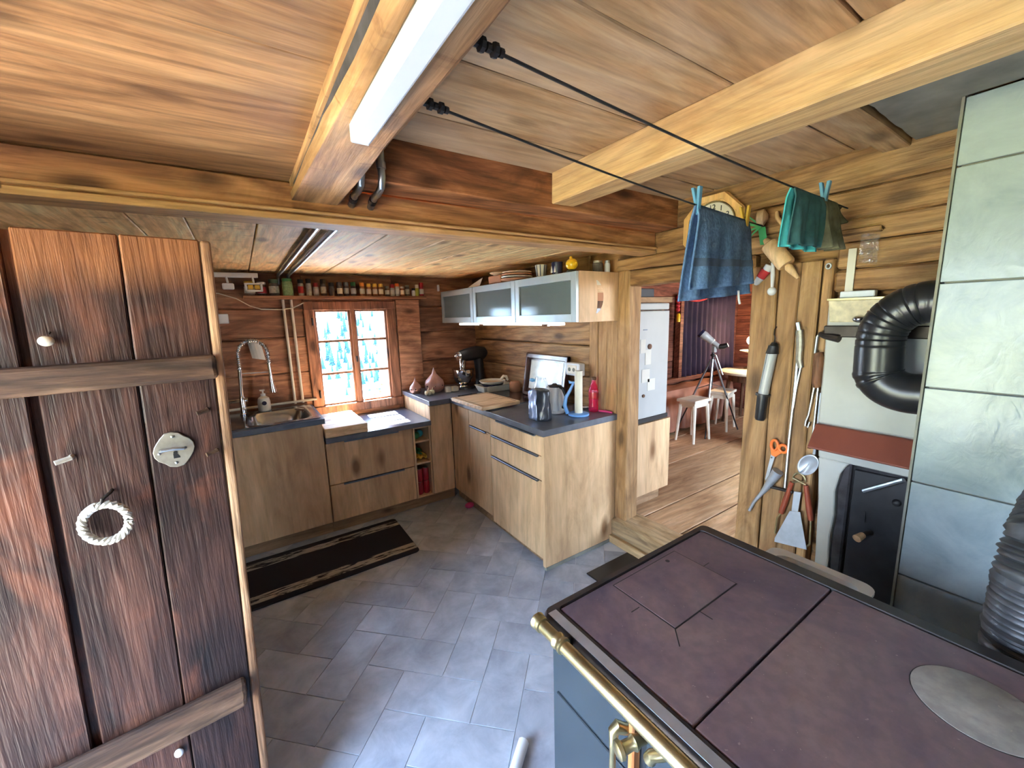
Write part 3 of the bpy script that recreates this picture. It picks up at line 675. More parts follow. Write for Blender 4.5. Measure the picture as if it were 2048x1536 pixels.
fc = thing('fridge_cabinet', (2.36, 2.05, ZO), 'light wood base cabinet carrying the fridge in the next room', 'cabinet')
MB().box((2.13, 1.79, ZO+0.09), (2.535, 2.38, 0.79)).build('body', 'cab', fc, bevel=0.002)
MB().box((2.13, 1.745, ZO+0.10), (2.535, 1.788, 0.785)).build('door', 'cab', fc, bevel=0.002)
MB().box((2.13, 1.80, ZO), (2.50, 2.35, ZO+0.088)).build('plinth', 'plinth', fc)
fg = thing('fridge', (2.33, 2.05, 0.80), 'white fridge with magnets and notes on its door', 'fridge')
MB().box((2.13, 1.79, 0.80), (2.49, 2.38, 1.64)).build('body', 'brown_wood', fg, bevel=0.004)
MB().box((2.13, 1.735, 0.83), (2.470, 1.788, 1.555)).build('door', 'fridge', fg, bevel=0.006, seg=2)
MB().box((2.13, 1.738, 1.562), (2.470, 1.788, 1.605)).build('freezer_flap', 'fridge', fg, bevel=0.005)
MB().box((2.13, 1.745, 0.795), (2.50, 1.785, 0.825)).build('base_strip', 'black', fg)
MB().box((2.13, 1.745, 1.61), (2.51, 1.785, 1.645)).build('top_rail', 'plinth', fg)
for (x, z, w, h) in ((2.17, 1.28, .05, .09), (2.22, 1.20, .06, .10), (2.19, 1.08, .08, .09), (2.25, 1.02, .08, .08)):
    MB().box((x, 1.7325, z), (x+w, 1.7348, z+h)).build('note', 'paper', fg)
for (x, z, r) in ((2.262, 1.32, .018), (2.145, 1.305, .01), (2.21, 0.99, .011)):
    MB().cyl((x, 1.728, z), (x, 1.735, z), r).build('magnet', 'brown_wood', fg, smooth=True)
MB().box((2.195, 1.7325, 1.43), (2.235, 1.7348, 1.436)).build('badge', 'handle', fg)
o = MB().box((2.14, 1.80, 1.646), (2.385, 1.99, 1.705)).build('storage_box', 'black', bevel=0.004); tag(o, 'dark box lying on top of the fridge', 'box')

def make_stool(cx, cy, lab, rot=0):
    s = thing('wooden_stool', (cx, cy, ZO), lab, 'stool', 'cream stools in the next room'); h = 0.46; R = rotz((cx, cy, 0), rot)
    MB().box((cx-.15, cy-.11, ZO+h-.03), (cx+.15, cy+.11, ZO+h)).xf(R).build('seat', 'stool', s, bevel=0.006, seg=2)
    MB().box((cx-.125, cy-.09, ZO+h-.085), (cx+.125, cy+.09, ZO+h-.03)).xf(R).build('apron', 'stool', s, bevel=0.004)
    for i in (-1, 1):
        for j in (-1, 1):
            MB().tube([(cx+i*.115, cy+j*.08, ZO+h-.06), (cx+i*.145, cy+j*.105, ZO)], [.022, .014], 8).xf(R).build('leg', 'stool', s)
make_stool(3.965, 2.45, 'cream painted stool nearest the doorway with a hole in its seat')
make_stool(4.62, 2.50, 'cream painted stool behind the tripod beside the table', 12)

tp = thing('spotting_scope_tripod', (4.25, 2.42, ZO), 'silver tripod standing in front of the purple curtain', 'tripod'); top = Vector((4.27, 2.44, 1.06))
for ex, ey in ((4.08, 2.37), (4.70, 2.34), (4.05, 2.72)):
    e = Vector((ex, ey, ZO)); d = e-top
    lg = MB().tube([top+d*0.05, top+d*0.52], .011, 7).build('leg', 'zinc', tp, smooth=True)
    MB().tube([top+d*0.50, e], .008, 7).build('lower_leg', 'black', lg, smooth=True)
    MB().tube([top+Vector((0, 0, -.32)), top+d*0.42], .005, 6).build('brace', 'zinc', tp, smooth=True)
MB().tube([top+Vector((0, 0, -.36)), top+Vector((0, 0, .03))], .012, 8).build('centre_column', 'black', tp, smooth=True)
MB().ball(top, .026, .026, .02).build('head', 'black', tp, smooth=True)
MB().tube([top+Vector((.02, -.02, .0)), top+Vector((.09, -.07, -.22))], .008, 7).build('pan_handle', 'zinc', tp, smooth=True)
sc = thing('spotting_scope', (4.27, 2.44, 1.09), 'grey-green spotting scope mounted on the tripod', 'scope')
a = Vector((4.20, 2.545, 1.30)); c = Vector((4.30, 2.385, 1.145)); d = (c-a)
MB().tube([a, a+d*.22, a+d*.25, a+d*.6, a+d*.64, c], [.045, .047, .043, .036, .026, .026], 14).build('barrel', 'fridge', sc, smooth=True)
MB().tube([a+d*-.06, a+d*.05], [.048, .05], 14).build('lens_hood', 'darkblue', sc, smooth=True)
MB().tube([c-d*.05, c+Vector((.012, -.03, .012)), c+Vector((.03, -.07, .03))], [.028, .03, .022], 12).build('eyepiece', 'black', sc, smooth=True)
MB().box((4.255, 2.415, 1.09), (4.305, 2.455, 1.16)).build('mount_foot', 'fridge', sc, bevel=0.006)

bn = thing('draped_bench', (4.2, 2.83, ZO), 'bench draped in shiny copper-brown cloth under the curtained window', 'bench')
def drape(u, v):
    x = 3.25+u*2.0; fold = 0.02*sin(u*46+2*sin(v*3))+0.012*sin(u*91)
    if v < .35: return (x, 2.98-v/.35*.25, 0.665+0.01*sin(u*30+v*20))
    w = (v-.35)/.65; return (x-0.10*w*(0.4-u), 2.73-0.05*w+fold*w, 0.665-0.47*w)
MB().sheet(drape, 90, 14).build('drape', 'drape', bn, smooth=True)
MB().box((3.3, 2.78, ZO), (5.2, 2.97, 0.64)).build('bench_body', 'brown_wood', bn)
o = MB().plank((3.6, 2.90, 0.70), (5.75, 2.995, 0.745), 'x', 3, 0.002).build('window_sill', 'red_wood', bevel=0.004); tag(o, 'reddish window sill below the purple curtain in the next room', 'sill')

def curtain(name, x0, x1, y, z0, z1, lab, along='x', n=9, amp=.034, mat='purple'):
    mb = MB()
    def fn(u, v):
        p = x0+(x1-x0)*u; off = amp*sin(u*n*2*pi+0.6*sin(v*4))*(0.55+0.45*v)
        return (p, y+off, z1+(z0-z1)*v) if along == 'x' else (y+off, p, z1+(z0-z1)*v)
    o = mb.sheet(fn, n*10, 8).build(name, mat, smooth=True, solid=0.003); tag(o, lab, 'curtain'); return o
curtain('curtain', 4.42, 5.62, YO-0.06, 0.735, 1.74, 'long purple curtain closing the window behind the tripod', n=11)
curtain('curtain', 2.20, 2.62, XO-0.07, 1.30, 1.72, 'short purple curtain above the lit lamp', 'y', 5)
o = MB().box((XO-0.012, 2.24, 1.22), (XO-0.004, 2.60, 1.70)).build('window_2', 'lamp_white'); o['kind'] = 'structure'
rg = thing('red_bead_garland', (4.4, YO-0.12, 1.62), 'red garland hanging over the curtain corner beside the fridge', 'garland')
mb = MB()
for k in range(16):
    t = k/15; mb.ball((4.30+t*0.55, YO-0.10, 1.70+0.05*(2*t-1)**2-0.05*t+(0 if k else -.05)), .022, n=8, m=6)
for k in range(4): mb.ball((4.28, YO-0.10, 1.70-k*.045), .026, n=8, m=6)
mb.build('bead', 'red', rg, smooth=True); MB().lathe((4.30, YO-0.10, 1.42), [(.02, 0), (.022, .08), (.012, .10)], 10).build('yellow_bead', 'lemon', rg, smooth=True)
MB().plank((4.36, YO-0.09, 0.74), (4.42, YO-0.02, 1.74), 'z', 2, .001).build('curtain_post', 'red_wood', rg)

tb = thing('round_table', (5.15, 2.35, ZO), 'small table with pale top beside the lamp in the next room', 'table')
MB().lathe((5.15, 2.42, ZO+0.61), [(.36, 0), (.375, .01), (.375, .028), (.36, .035)], 28).build('table_top', 'stool', tb, smooth=True)
MB().lathe((5.15, 2.42, ZO+0.52), [(.27, 0), (.27, .088)], 24).build('apron', 'brown_wood', tb, smooth=True)
for i, j in ((-.2, -.12), (.2, -.12), (-.18, .2), (.18, .2)):
    MB().tube([(5.15+i, 2.42+j, ZO+.53), (5.15+i*1.15, 2.42+j*1.15, ZO)], [.025, .016], 8).build('leg', 'brown_wood', tb, smooth=True)
lm = thing('table_lamp', (5.28, 2.36, 0.805), 'lit lamp glowing on the table at the edge of the doorway', 'lamp')
MB().lathe((5.28, 2.53, 0.806), [(.07, 0), (.07, .012), (.012, .03), (.012, .20), (.02, .22)], 14).build('foot', 'brass', lm, smooth=True)
MB().lathe((5.28, 2.53, 1.005), [(.03, 0), (.12, .025), (.125, .03), (.11, .035), (.02, .02)], 20).build('dish', 'ivory', lm, smooth=True)
MB().ball((5.28, 2.53, 1.16), .055).build('bulb', 'bulb', lm, smooth=True)
MB().cyl((5.28, 2.53, 1.02), (5.28, 2.53, 1.12), .016).build('socket', 'brass', lm, smooth=True)
pl = bpy.data.lights.new('lamp_light', 'POINT'); pl.energy = 14; pl.color = (1, .72, .42); pl.shadow_soft_size = .06
plo = bpy.data.objects.new('lamp_light', pl); COL.objects.link(plo); plo.location = (5.18, 2.45, 1.18)

ch = thing('armchair_frame', (4.75, 1.93, ZO), 'dark bentwood armchair behind the doorway planks', 'chair')
MB().tube([(4.55, 2.10, ZO), (4.58, 2.08, .55), (4.60, 2.06, .80), (4.63, 2.0, 1.02), (4.75, 1.9, 1.05), (4.9, 1.8, 1.02)], .02, 8).build('back_frame', 'iron', ch, smooth=True)
MB().tube([(4.42, 1.96, ZO), (4.46, 2.0, .45), (4.58, 2.06, .72)], .016, 8).build('arm_rest', 'zinc', ch, smooth=True)
MB().tube([(4.60, 2.16, .42), (4.62, 2.20, .65), (4.68, 2.16, .92)], .013, 8).build('slat', 'iron', ch, smooth=True)
MB().box((4.42, 1.6, .48), (4.85, 2.06, .53)).build('seat', 'iron', ch, bevel=.015)
for (x, y) in ((4.45, 1.65), (4.82, 1.65), (4.82, 2.02)): MB().cyl((x, y, ZO), (x, y, .49), .018).build('leg', 'iron', ch, smooth=True)
ft = thing('footstool', (4.30, 1.84, ZO), 'low pale wooden footstool carrying the blue cushions', 'footstool')
MB().box((4.12, 1.62, ZO+.10), (4.46, 2.0, ZO+.125)).build('top', 'stool', ft, bevel=.004)
for (x, y) in ((4.14, 1.95), (4.42, 1.95), (4.14, 1.64), (4.42, 1.64)): MB().box((x, y, ZO), (x+.03, y+.03, ZO+.10)).build('leg', 'stool', ft)
for z, mt, lab in ((ZO+.202, 'towel', 'lower grey-blue cushion stacked on the footstool'), (ZO+.355, 'blue', 'upper bright blue cushion stacked on the footstool')):
    o = MB().ball((4.29, 1.82, z), .20, .21, .075, 18, 10).build('cushion', mt, smooth=True); tag(o, lab, 'cushion', 'blue cushions')

# ------------------------------------------------------------------ the open entrance door
AD = radians(5.0); DD = Vector((cos(AD), sin(AD), 0)); DN = Vector((sin(AD), -cos(AD), 0)); DP = Vector((0.0, 1.25, 0))
def dpt(s, z, d=0.0): s2 = s - 0.030*(1.75-z); return DP + DD*s2 + DN*d + Vector((0, 0, z))
def dquad(mb, s0, s1, z0, z1, d0, d1, nz=6):
    vs = []; fs = []
    for k in range(nz+1):
        z = z0+(z1-z0)*k/nz
        for s, d in ((s0, d0), (s1, d0), (s1, d1), (s0, d1)):
            vs.append(dpt(s+random.uniform(-.0012, .0012), z, d))
    for k in range(nz):
        for i in range(4):
            j = (i+1) % 4; fs.append((k*4+i, k*4+j, k*4+4+j, k*4+4+i))
    fs += [(3, 2, 1, 0), tuple(nz*4+i for i in range(4))]
    return mb.add(vs, fs)
dr = struct('door_1', (DP.x-0.4, DP.y-0.03, 0.01), 'heavy smoke-blackened plank door standing open on the left'); dr['category'] = 'door'
for s0, s1, d in ((-0.83, -0.60, 0), (-0.598, -0.368, .004), (-0.352, -0.2, 0.0), (-0.1975, -0.058, 0.001)):
    dquad(MB(), s0, s1, 0.012, 1.75, -0.04, d, 7).build('plank', 'door_dark', dr, bevel=0.003)
dquad(MB(), -0.367, -0.353, 0.02, 1.745, -0.04, -0.012).build('groove_strip', 'door_dark', dr)
dquad(MB(), -0.0575, -0.036, 0.012, 1.75, -0.04, 0.001).build('worn_edge', 'door_edge', dr, bevel=0.007, seg=3)
mb = MB(); dquad(mb, -0.83, -0.051, 1.418, 1.478, 0.0, 0.022); mb.build('batten', 'door_batten', dr, bevel=0.009, seg=2)
mb = MB(); dquad(mb, -0.83, -0.068, 0.505, 0.586, 0.0, 0.026); mb.build('batten', 'door_batten', dr, bevel=0.010, seg=2)
def dth(s, z, d=0.0): return dpt(s+0.030*(1.75-z), z, d)
lk = MB(); n = 20; pts = []
for k in range(n):
    a = 2*pi*k/n; r = 0.036*(1+0.10*abs(cos(2*a-0.5)))*(1.10 if abs(sin(a)) > .9 else 1)
    pts.append((r*cos(a), r*sin(a)*1.02))
vs = [dth(-0.167+a, 1.256+b, .002) for a, b in pts]+[dth(-0.167+a, 1.256+b, .007) for a, b in pts]
lk.add(vs, [tuple(range(n)), tuple(range(2*n-1, n-1, -1))]+[(i, (i+1) % n, n+(i+1) % n, n+i) for i in range(n)])
lp = lk.build('lock_plate', 'pewter', dr, bevel=0.0012)
MB().tube([dth(-0.192, 1.258, .008), dth(-0.188, 1.262, .022), dth(-0.165, 1.263, .026), dth(-0.150, 1.259, .022), dth(-0.147, 1.257, .009)], .004, 8).build('lever', 'zinc', lp, smooth=True)
mb = MB(); mb.cyl(dth(-0.166, 1.249, .0072), dth(-0.166, 1.249, .0082), .004, n=10); mb.add([dth(-.1705, 1.235, .0075), dth(-.158, 1.235, .0075), dth(-.158, 1.2385, .0075), dth(-.1635, 1.247, .0075), dth(-.1705, 1.247, .0075)], [(0, 1, 2, 3, 4)])
mb.build('keyhole', 'black', lp)
for a, b in ((-.0, .033), (-.0, -.032), (-.028, -.004)): MB().ball(dth(-0.167+a, 1.256+b, .007), .0035, n=8, m=6).build('rivet', 'zinc', lp, smooth=True)
for (s, z, m_, ex) in ((-.335, 1.279, 'rope', .02), (-.092, 1.342, 'door_batten', .016), (-.086, 1.235, 'door_batten', .016)):
    MB().tube([dth(s, z, 0), dth(s, z, ex*.6), dth(s-.022, z-.004, ex)], .0055, 8).build('peg', m_, dr, smooth=True)
MB().ball(dth(-0.333, 1.527, .012), .0125, .010, .0105).build('knob', 'ivory', dr, smooth=True)
MB().tube([dth(-.326, 1.545, .003), dth(-.328, 1.54, .008)], .002, 6).build('nail', 'iron', dr)
MB().ball(dth(-0.262, 0.458, .006), .010, .006, .012).build('nail_cap', 'white', dr, smooth=True)
rc = dth(-0.302, 1.122, 0.022)
rp = [rc+DD*(0.038*cos(2*pi*k/48))+Vector((0, 0, 0.043*sin(2*pi*k/48)))+DN*(0.006*cos(2*pi*k/48)) for k in range(48)]
hd = MB()
for ph in (0, 2*pi/3, 4*pi/3):
    hd.tube([rp[k]+(rp[k]-rc).normalized()*0.0052*cos(k*pi/3+ph)+DN*0.0052*sin(k*pi/3+ph) for k in range(48)], .0046, 6, closed=True)
hnd = hd.build('rope_ring', 'rope', dr, smooth=True)
k0 = [rp[k] for k in range(14, 20)]
MB().tube(k0, .0092, 10).build('binding', 'white', hnd, smooth=True)
MB().tube([dth(-.285, 1.188, -.002), dth(-.287, 1.186, .012), dth(-.300, 1.178, .024), dth(-.303, 1.165, .026), dth(-.298, 1.158, .016)], .0035, 7).build('hook', 'iron', dr, smooth=True)

# ------------------------------------------------------------------ kitchen units along the window wall
YF = 3.03
def grip(name, parent, p0, p1, axis):                     # slim edge grip above a front
    (x0, y0, z0), (x1, y1, z1) = p0, p1
    return MB().box(p0, p1).build(name, 'handle', parent, bevel=0.002)
sk = thing('sink_cabinet', (-0.2, 3.35, 0), 'tall plain oak-look sink cabinet beside the open door', 'cabinet')
for a_, b_ in (((-0.8, YF+.02, .09), (-.782, 3.63, .842)), ((.382, YF+.02, .09), (.40, 3.63, .842)), ((-.782, YF+.02, .09), (.382, 3.63, .108)), ((-.782, 3.612, .108), (.382, 3.63, .842))): MB().box(a_, b_).build('carcass_panel', 'cab', sk)
MB().box((-0.8, YF, 0.095), (-0.205, YF+0.019, 0.838)).build('door', 'cab', sk, bevel=0.0015)
MB().box((-0.2, YF, 0.095), (0.399, YF+0.019, 0.838)).build('door', 'cab', sk, bevel=0.0015)
MB().box((-0.8, YF+0.045, 0), (0.402, YF+0.07, 0.09)).build('plinth', 'plinth', sk)
du = thing('drawer_cabinet', (0.72, 3.35, 0), 'low cabinet with two wide drawers below the window', 'cabinet')
MB().box((0.405, YF+0.02, 0.09), (1.043, 3.63, 0.693)).build('body', 'cab', du)
for z0, z1 in ((0.095, 0.372), (0.378, 0.690)):
    d = MB().box((0.407, YF, z0), (1.041, YF+0.019, z1)).build('drawer_front', 'cab', du, bevel=0.0015)
    MB().box((0.50 if z0 < .2 else 0.53, YF-0.012, z1-0.008), (0.955 if z0 < .2 else .93, YF+0.004, z1+0.003)).build('grip', 'handle', d, bevel=0.001)
MB().box((0.404, YF+0.045, 0), (1.40, YF+0.07, 0.09)).build('plinth', 'plinth', du)
nu = thing('open_bottle_shelf', (1.115, 3.35, 0), 'narrow open shelf unit with three compartments', 'shelf unit')
for x in (1.046, 1.178): MB().box((x, YF, 0.092), (x+0.014, 3.60, 0.693)).build('side', 'cab', nu)
for z in (0.092, 0.378, 0.562, 0.679): MB().box((1.06, YF+0.003, z), (1.178, 3.60, z+0.014)).build('shelf', 'cab', nu)
MB().box((1.06, 3.585, 0.10), (1.178, 3.60, 0.68)).build('back_panel', 'brown_wood', nu)
cu = thing('corner_cabinet', (1.3, 3.35, 0), 'plain tall corner cabinet between window counter and peninsula', 'cabinet')
MB().box((1.196, YF+0.02, 0.09), (1.375, 3.63, 0.852)).build('body', 'cab', cu, bevel=0.001)
MB().box((1.197, YF, 0.095), (1.388, YF+0.019, 0.845)).build('door', 'cab', cu, bevel=0.0015)

def slab(name, a, b, lab, cat='worktop', hole=None):
    mb = MB()
    if hole:
        (hx0, hy0), (hx1, hy1) = hole
        mb.box(a, (hx0, b[1], b[2])); mb.box((hx1, a[1], a[2]), b); mb.box((hx0, a[1], a[2]), (hx1, hy0, b[2])); mb.box((hx0, hy1, a[2]), (hx1, b[1], b[2]))
        o = mb.build(name, 'counter')
    else: o = mb.box(a, b).build(name, 'counter', bevel=0.003, seg=2)
    return tag(o, lab, cat)
slab('sink_worktop', (-0.85, 3.0, 0.846), (0.415, 3.64, 0.882), 'dark grey worktop around the steel sink', hole=((-0.60, 3.085), (0.345, 3.515)))
slab('low_worktop', (0.406, 3.0, 0.697), (1.194, 3.655, 0.735), 'lower dark grey worktop directly under the window')
mb = MB(); mb.prism([(1.185, 2.995), (1.37, 2.995), (1.37, 1.76), (1.988, 1.76), (1.988, 3.652), (1.185, 3.652)], 'xy', 0.856, 0.895)
o = mb.build('corner_worktop', 'counter', bevel=0.003, seg=2); tag(o, 'L-shaped dark grey worktop of the corner and peninsula', 'worktop')

sn = thing('sink', (-0.1, 3.3, 0.884), 'stainless steel inset sink with rounded basin', 'sink')
def rrect(x0, x1, y0, y1, r, z, n=6):
    out = []
    for cx, cy, a0 in ((x1-r, y1-r, 0), (x0+r, y1-r, 90), (x0+r, y0+r, 180), (x1-r, y0+r, 270)):
        for k in range(n+1):
            a = radians(a0+90*k/n); out.append((cx+r*cos(a), cy+r*sin(a), z))
    return out
def loops(mb, ls, cap=True):
    m = len(ls[0]); fs = []; vs = [p for l in ls for p in l]
    for i in range(len(ls)-1):
        for k in range(m): fs.append((i*m+k, i*m+(k+1) % m, (i+1)*m+(k+1) % m, (i+1)*m+k))
    if cap: fs.append(tuple((len(ls)-1)*m+k for k in range(m)))
    return mb.add(vs, fs)
mb = MB(); loops(mb, [rrect(-0.05, 0.398, 3.035, 3.60, .012, .8835), rrect(-0.05, 0.398, 3.035, 3.60, .012, .889), rrect(-0.045, 0.36, 3.07, 3.56, .03, .890), rrect(-0.04, 0.352, 3.078, 3.55, .05, .886), rrect(-0.035, 0.345, 3.085, 3.515, .09, .884), rrect(-0.025, 0.335, 3.095, 3.505, .10, .87), rrect(-0.01, 0.32, 3.11, 3.49, .11, .76), rrect(0.02, 0.29, 3.14, 3.46, .11, .735)])
mb.build('basin', 'steel', sn, smooth=True)
mb = MB(); loops(mb, [rrect(-0.75, -0.052, 3.035, 3.60, .012, .8835), rrect(-0.75, -0.052, 3.035, 3.60, .012, .889), rrect(-0.72, -0.08, 3.07, 3.56, .03, .888)]); mb.build('drainer', 'steel', sn, smooth=True)
MB().cyl((0.155, 3.30, 0.7352), (0.155, 3.30, 0.739), .03, n=16).build('drain', 'chrome', sn, smooth=True)
fx, fy = -0.05, 3.50
fa = thing('kitchen_tap', (fx, fy, 0.885), 'tall chrome spring tap arching over the sink', 'tap')
MB().lathe((fx, fy, 0.889), [(.026, 0), (.026, .01), (.020, .016), (.020, .13), (.016, .14)], 16).build('body', 'chrome', fa, smooth=True)
MB().cyl((fx-.12, fy, 1.0), (fx+.035, fy, 1.0), .015).build('cross_lever', 'chrome', fa, smooth=True)
MB().tube([(fx, fy, 1.02), (fx+.008, fy, 1.18), (fx+.012, fy, 1.22)], [.013, .013, .013], 12).build('riser', 'chrome', fa, smooth=True)
path = [(fx+.012, fy, 1.21), (fx+.012, fy, 1.30)]+[(fx+.104-.092*cos(radians(a)), fy, 1.325+.105*sin(radians(a))) for a in range(0, 181, 12)]+[(fx+.197, fy, 1.25)]
MB().tube(path, .008, 10).build('hose', 'zinc', fa, smooth=True)
def along(path, t):
    P = [Vector(p) for p in path]; L = [0]
    for i in range(len(P)-1): L.append(L[-1]+(P[i+1]-P[i]).length)
    s = t*L[-1]
    for i in range(len(P)-1):
        if s <= L[i+1]+1e-9:
            k = (s-L[i])/max(1e-9, L[i+1]-L[i]); return P[i].lerp(P[i+1], k), (P[i+1]-P[i]).normalized()
    return P[-1], (P[-1]-P[-2]).normalized()
hel = []; turns = 34
for k in range(turns*10+1):
    p, d = along(path, k/(turns*10)); a = 2*pi*k/10; nrm = Vector((0, 1, 0)); bi = d.cross(nrm)
    hel.append(p+(nrm*cos(a)+bi*sin(a))*.0145)
MB().tube(hel, .0026, 5).build('spring', 'chrome', fa, smooth=True)
MB().tube([(fx+.195, fy, 1.26), (fx+.198, fy, 1.17), (fx+.198, fy, 1.12), (fx+.203, fy, 1.035)], [.011, .012, .015, .024], 12).build('spray_head', 'chrome', fa, smooth=True)
MB().cyl((fx, fy, 1.195), (fx+.19, fy, 1.19), .005).build('holder_arm', 'chrome', fa, smooth=True)
sp = thing('soap_bottle', (0.085, 3.56, 0.889), 'white pump bottle of soap behind the sink', 'bottle')
MB().lathe((0.085, 3.56, 0.8895), [(.036, 0), (.042, .01), (.043, .07), (.036, .10), (.016, .115)], 18, sx=1.0).build('bottle', 'cream', sp, smooth=True)
MB().lathe((0.085, 3.56, 1.004), [(.016, 0), (.016, .018), (.006, .02), (.006, .04)], 12).build('collar', 'white', sp, smooth=True)
MB().box((0.065, 3.552, 1.043), (0.099, 3.568, 1.054)).build('pump_head', 'white', sp, bevel=.003)
MB().cyl((0.085, 3.5145, .955), (0.085, 3.5172, .955), .016, n=18).build('round_label', 'darkblue', sp, smooth=True)
o = MB().tube([(-0.8, 3.635, 0.905), (0.46, 3.635, 0.918)], .010, 8).build('water_pipe', 'cream', smooth=True); tag(o, 'pale horizontal water pipe along the wall behind the sink', 'pipe')
for x, lab in ((0.30, 'left of the two pale vertical pipes beside the window'), (0.356, 'right of the two pale vertical pipes beside the window')):
    o = MB().tube([(x, 3.64, 0.90), (x, 3.64, 1.725)], .0105, 10).build('water_pipe', 'zinc' if False else 'cream', smooth=True); tag(o, lab, 'pipe', 'vertical water pipes')
for x, lab in ((0.285, 'left of two grey metal pipes running under the kitchen ceiling'), (0.352, 'right of two grey metal pipes running under the kitchen ceiling')):
    o = MB().tube([(x, 1.615, 1.905), (x, 3.55, 1.905), (x, 3.60, 1.89), (x, 3.62, 1.84)], .012, 10).build('ceiling_pipe', 'zinc', smooth=True); tag(o, lab, 'pipe', 'grey ceiling pipes')
for x, lab in ((0.362, 'left of two short galvanised pipe bends below the cross beam'), (0.425, 'right of two short galvanised pipe bends below the cross beam')):
    e = thing('pipe_bend', (x, 1.43, 1.94), lab, 'pipe', 'galvanised pipe bends')
    MB().tube([(x, 1.345, 2.11), (x, 1.345, 1.99), (x, 1.36, 1.965), (x, 1.40, 1.955), (x, 1.44, 1.955), (x, 1.50, 1.935)], .0115, 10).build('pipe', 'zinc', e, smooth=True)
    MB().tube([(x, 1.345, 2.035), (x, 1.345, 2.015)], .0145, 10).build('coupling', 'zinc', e, smooth=True)
    MB().tube([(x, 1.455, 1.951), (x, 1.475, 1.945)], .014, 10).build('coupling', 'black', e, smooth=True)
cbk = thing('chopping_block', (0.56, 3.28, 0.7355), 'thick wooden board lying on the low worktop next to the sink', 'cutting board')
MB().plank((0.408, 3.005, 0.7355), (0.70, 3.53, 0.803), 'x', 3, .001).build('block', 'block', cbk, bevel=.004)
o = MB().tube([(0.44, 3.6, 1.70), (0.36, 3.62, 1.66), (0.28, 3.63, 1.65), (0.15, 3.635, 1.655), (0.08, 3.635, 1.68), (0.0, 3.635, 1.735), (-0.1, 3.635, 1.77), (-0.3, 3.635, 1.79)], .004, 6).build('cable', 'cream', smooth=True); tag(o, 'thin pale cable sagging along the wall left of the window', 'cable')
o = MB().box((-0.135, 3.635, 1.555), (-0.062, 3.648, 1.625)).build('light_switch', 'white', bevel=.004); tag(o, 'small white square switch on the back wall behind the door', 'switch')
o = MB().sheet(lambda u, v: (0.03+u*.085+.02*v, 3.635-.01*sin(u*3), 1.43-v*.14-.02*u), 4, 4).build('paper_scrap', 'paper', solid=.002); tag(o, 'crumpled white paper pinned to the wall behind the tap', 'paper')
rl = thing('hanging_rail', (0.0, 3.55, 1.86), 'white rail under the ceiling above the spice shelf', 'rail')
MB().box((-0.3, 3.50, 1.885), (0.15, 3.58, 1.905)).build('top', 'cement', rl); MB().box((-0.3, 3.495, 1.872), (0.15, 3.51, 1.906)).build('front', 'white', rl, bevel=.003)
for x in (-0.04, 0.115): MB().tube([(x, 3.50, 1.88), (x+.005, 3.50, 1.835)], .007, 8).build('hanger', 'white', rl, smooth=True)
o = MB().box((-0.07, 3.49, 1.79), (0.0, 3.515, 1.832)).build('white_clip', 'white', bevel=.006); tag(o, 'small white clip hanging from the ceiling rail by the door', 'clip')
tt = thing('amber_tube_holder', (0.115, 3.5, 1.775), 'white frame holding two amber tubes hanging before the spice jars', 'frame')
for a, b2 in (((0.06, 3.485, 1.775), (0.17, 3.50, 1.788)), ((0.06, 3.485, 1.825), (0.17, 3.50, 1.836)), ((0.06, 3.485, 1.775), (0.075, 3.50, 1.836)), ((0.155, 3.485, 1.775), (0.17, 3.50, 1.836))):
    MB().box(a, b2).build('bar', 'white', tt, bevel=.003)
for x0 in (0.08, 0.12): MB().box((x0, 3.487, 1.792), (x0+.033, 3.498, 1.822)).build('amber_tube', 'peg_yellow', tt, bevel=.003)

# spice shelf and jars
shf = thing('spice_shelf', (0.73, 3.58, 1.725), 'long narrow wooden shelf above the window holding spice jars', 'shelf')
MB().plank((0.045, 3.49, 1.728), (1.42, YB-0.004, 1.748), 'x', 4, .001).build('board', 'back', shf, bevel=.002)
MB().box((0.045, 3.486, 1.722), (1.42, 3.494, 1.732)).build('front_lip', 'back', shf)
M['sp_green'] = plain('green_cap', S('#2f7a44'), .4); M['sp_dgreen'] = plain('dark_green_cap', S('#35503e'), .4); M['sp_herb'] = plain('herb_label', S('#8fae7a'), .5, vary=.3, scale=60)
M['sp_grey'] = plain('grey_label', S('#a9a79c'), .5, vary=.3, scale=60); M['sp_spice'] = plain('brown_spice', S('#8a5a3a'), .7, vary=.4, scale=60)
M['sp_orange'] = plain('orange_cap', S('#e0873a'), .4); M['sp_dark'] = plain('dark_pepper', S('#4a423c'), .7, vary=.4, scale=60); M['sp_lime'] = plain('lime_liquid', S('#b8b53a'), .3)
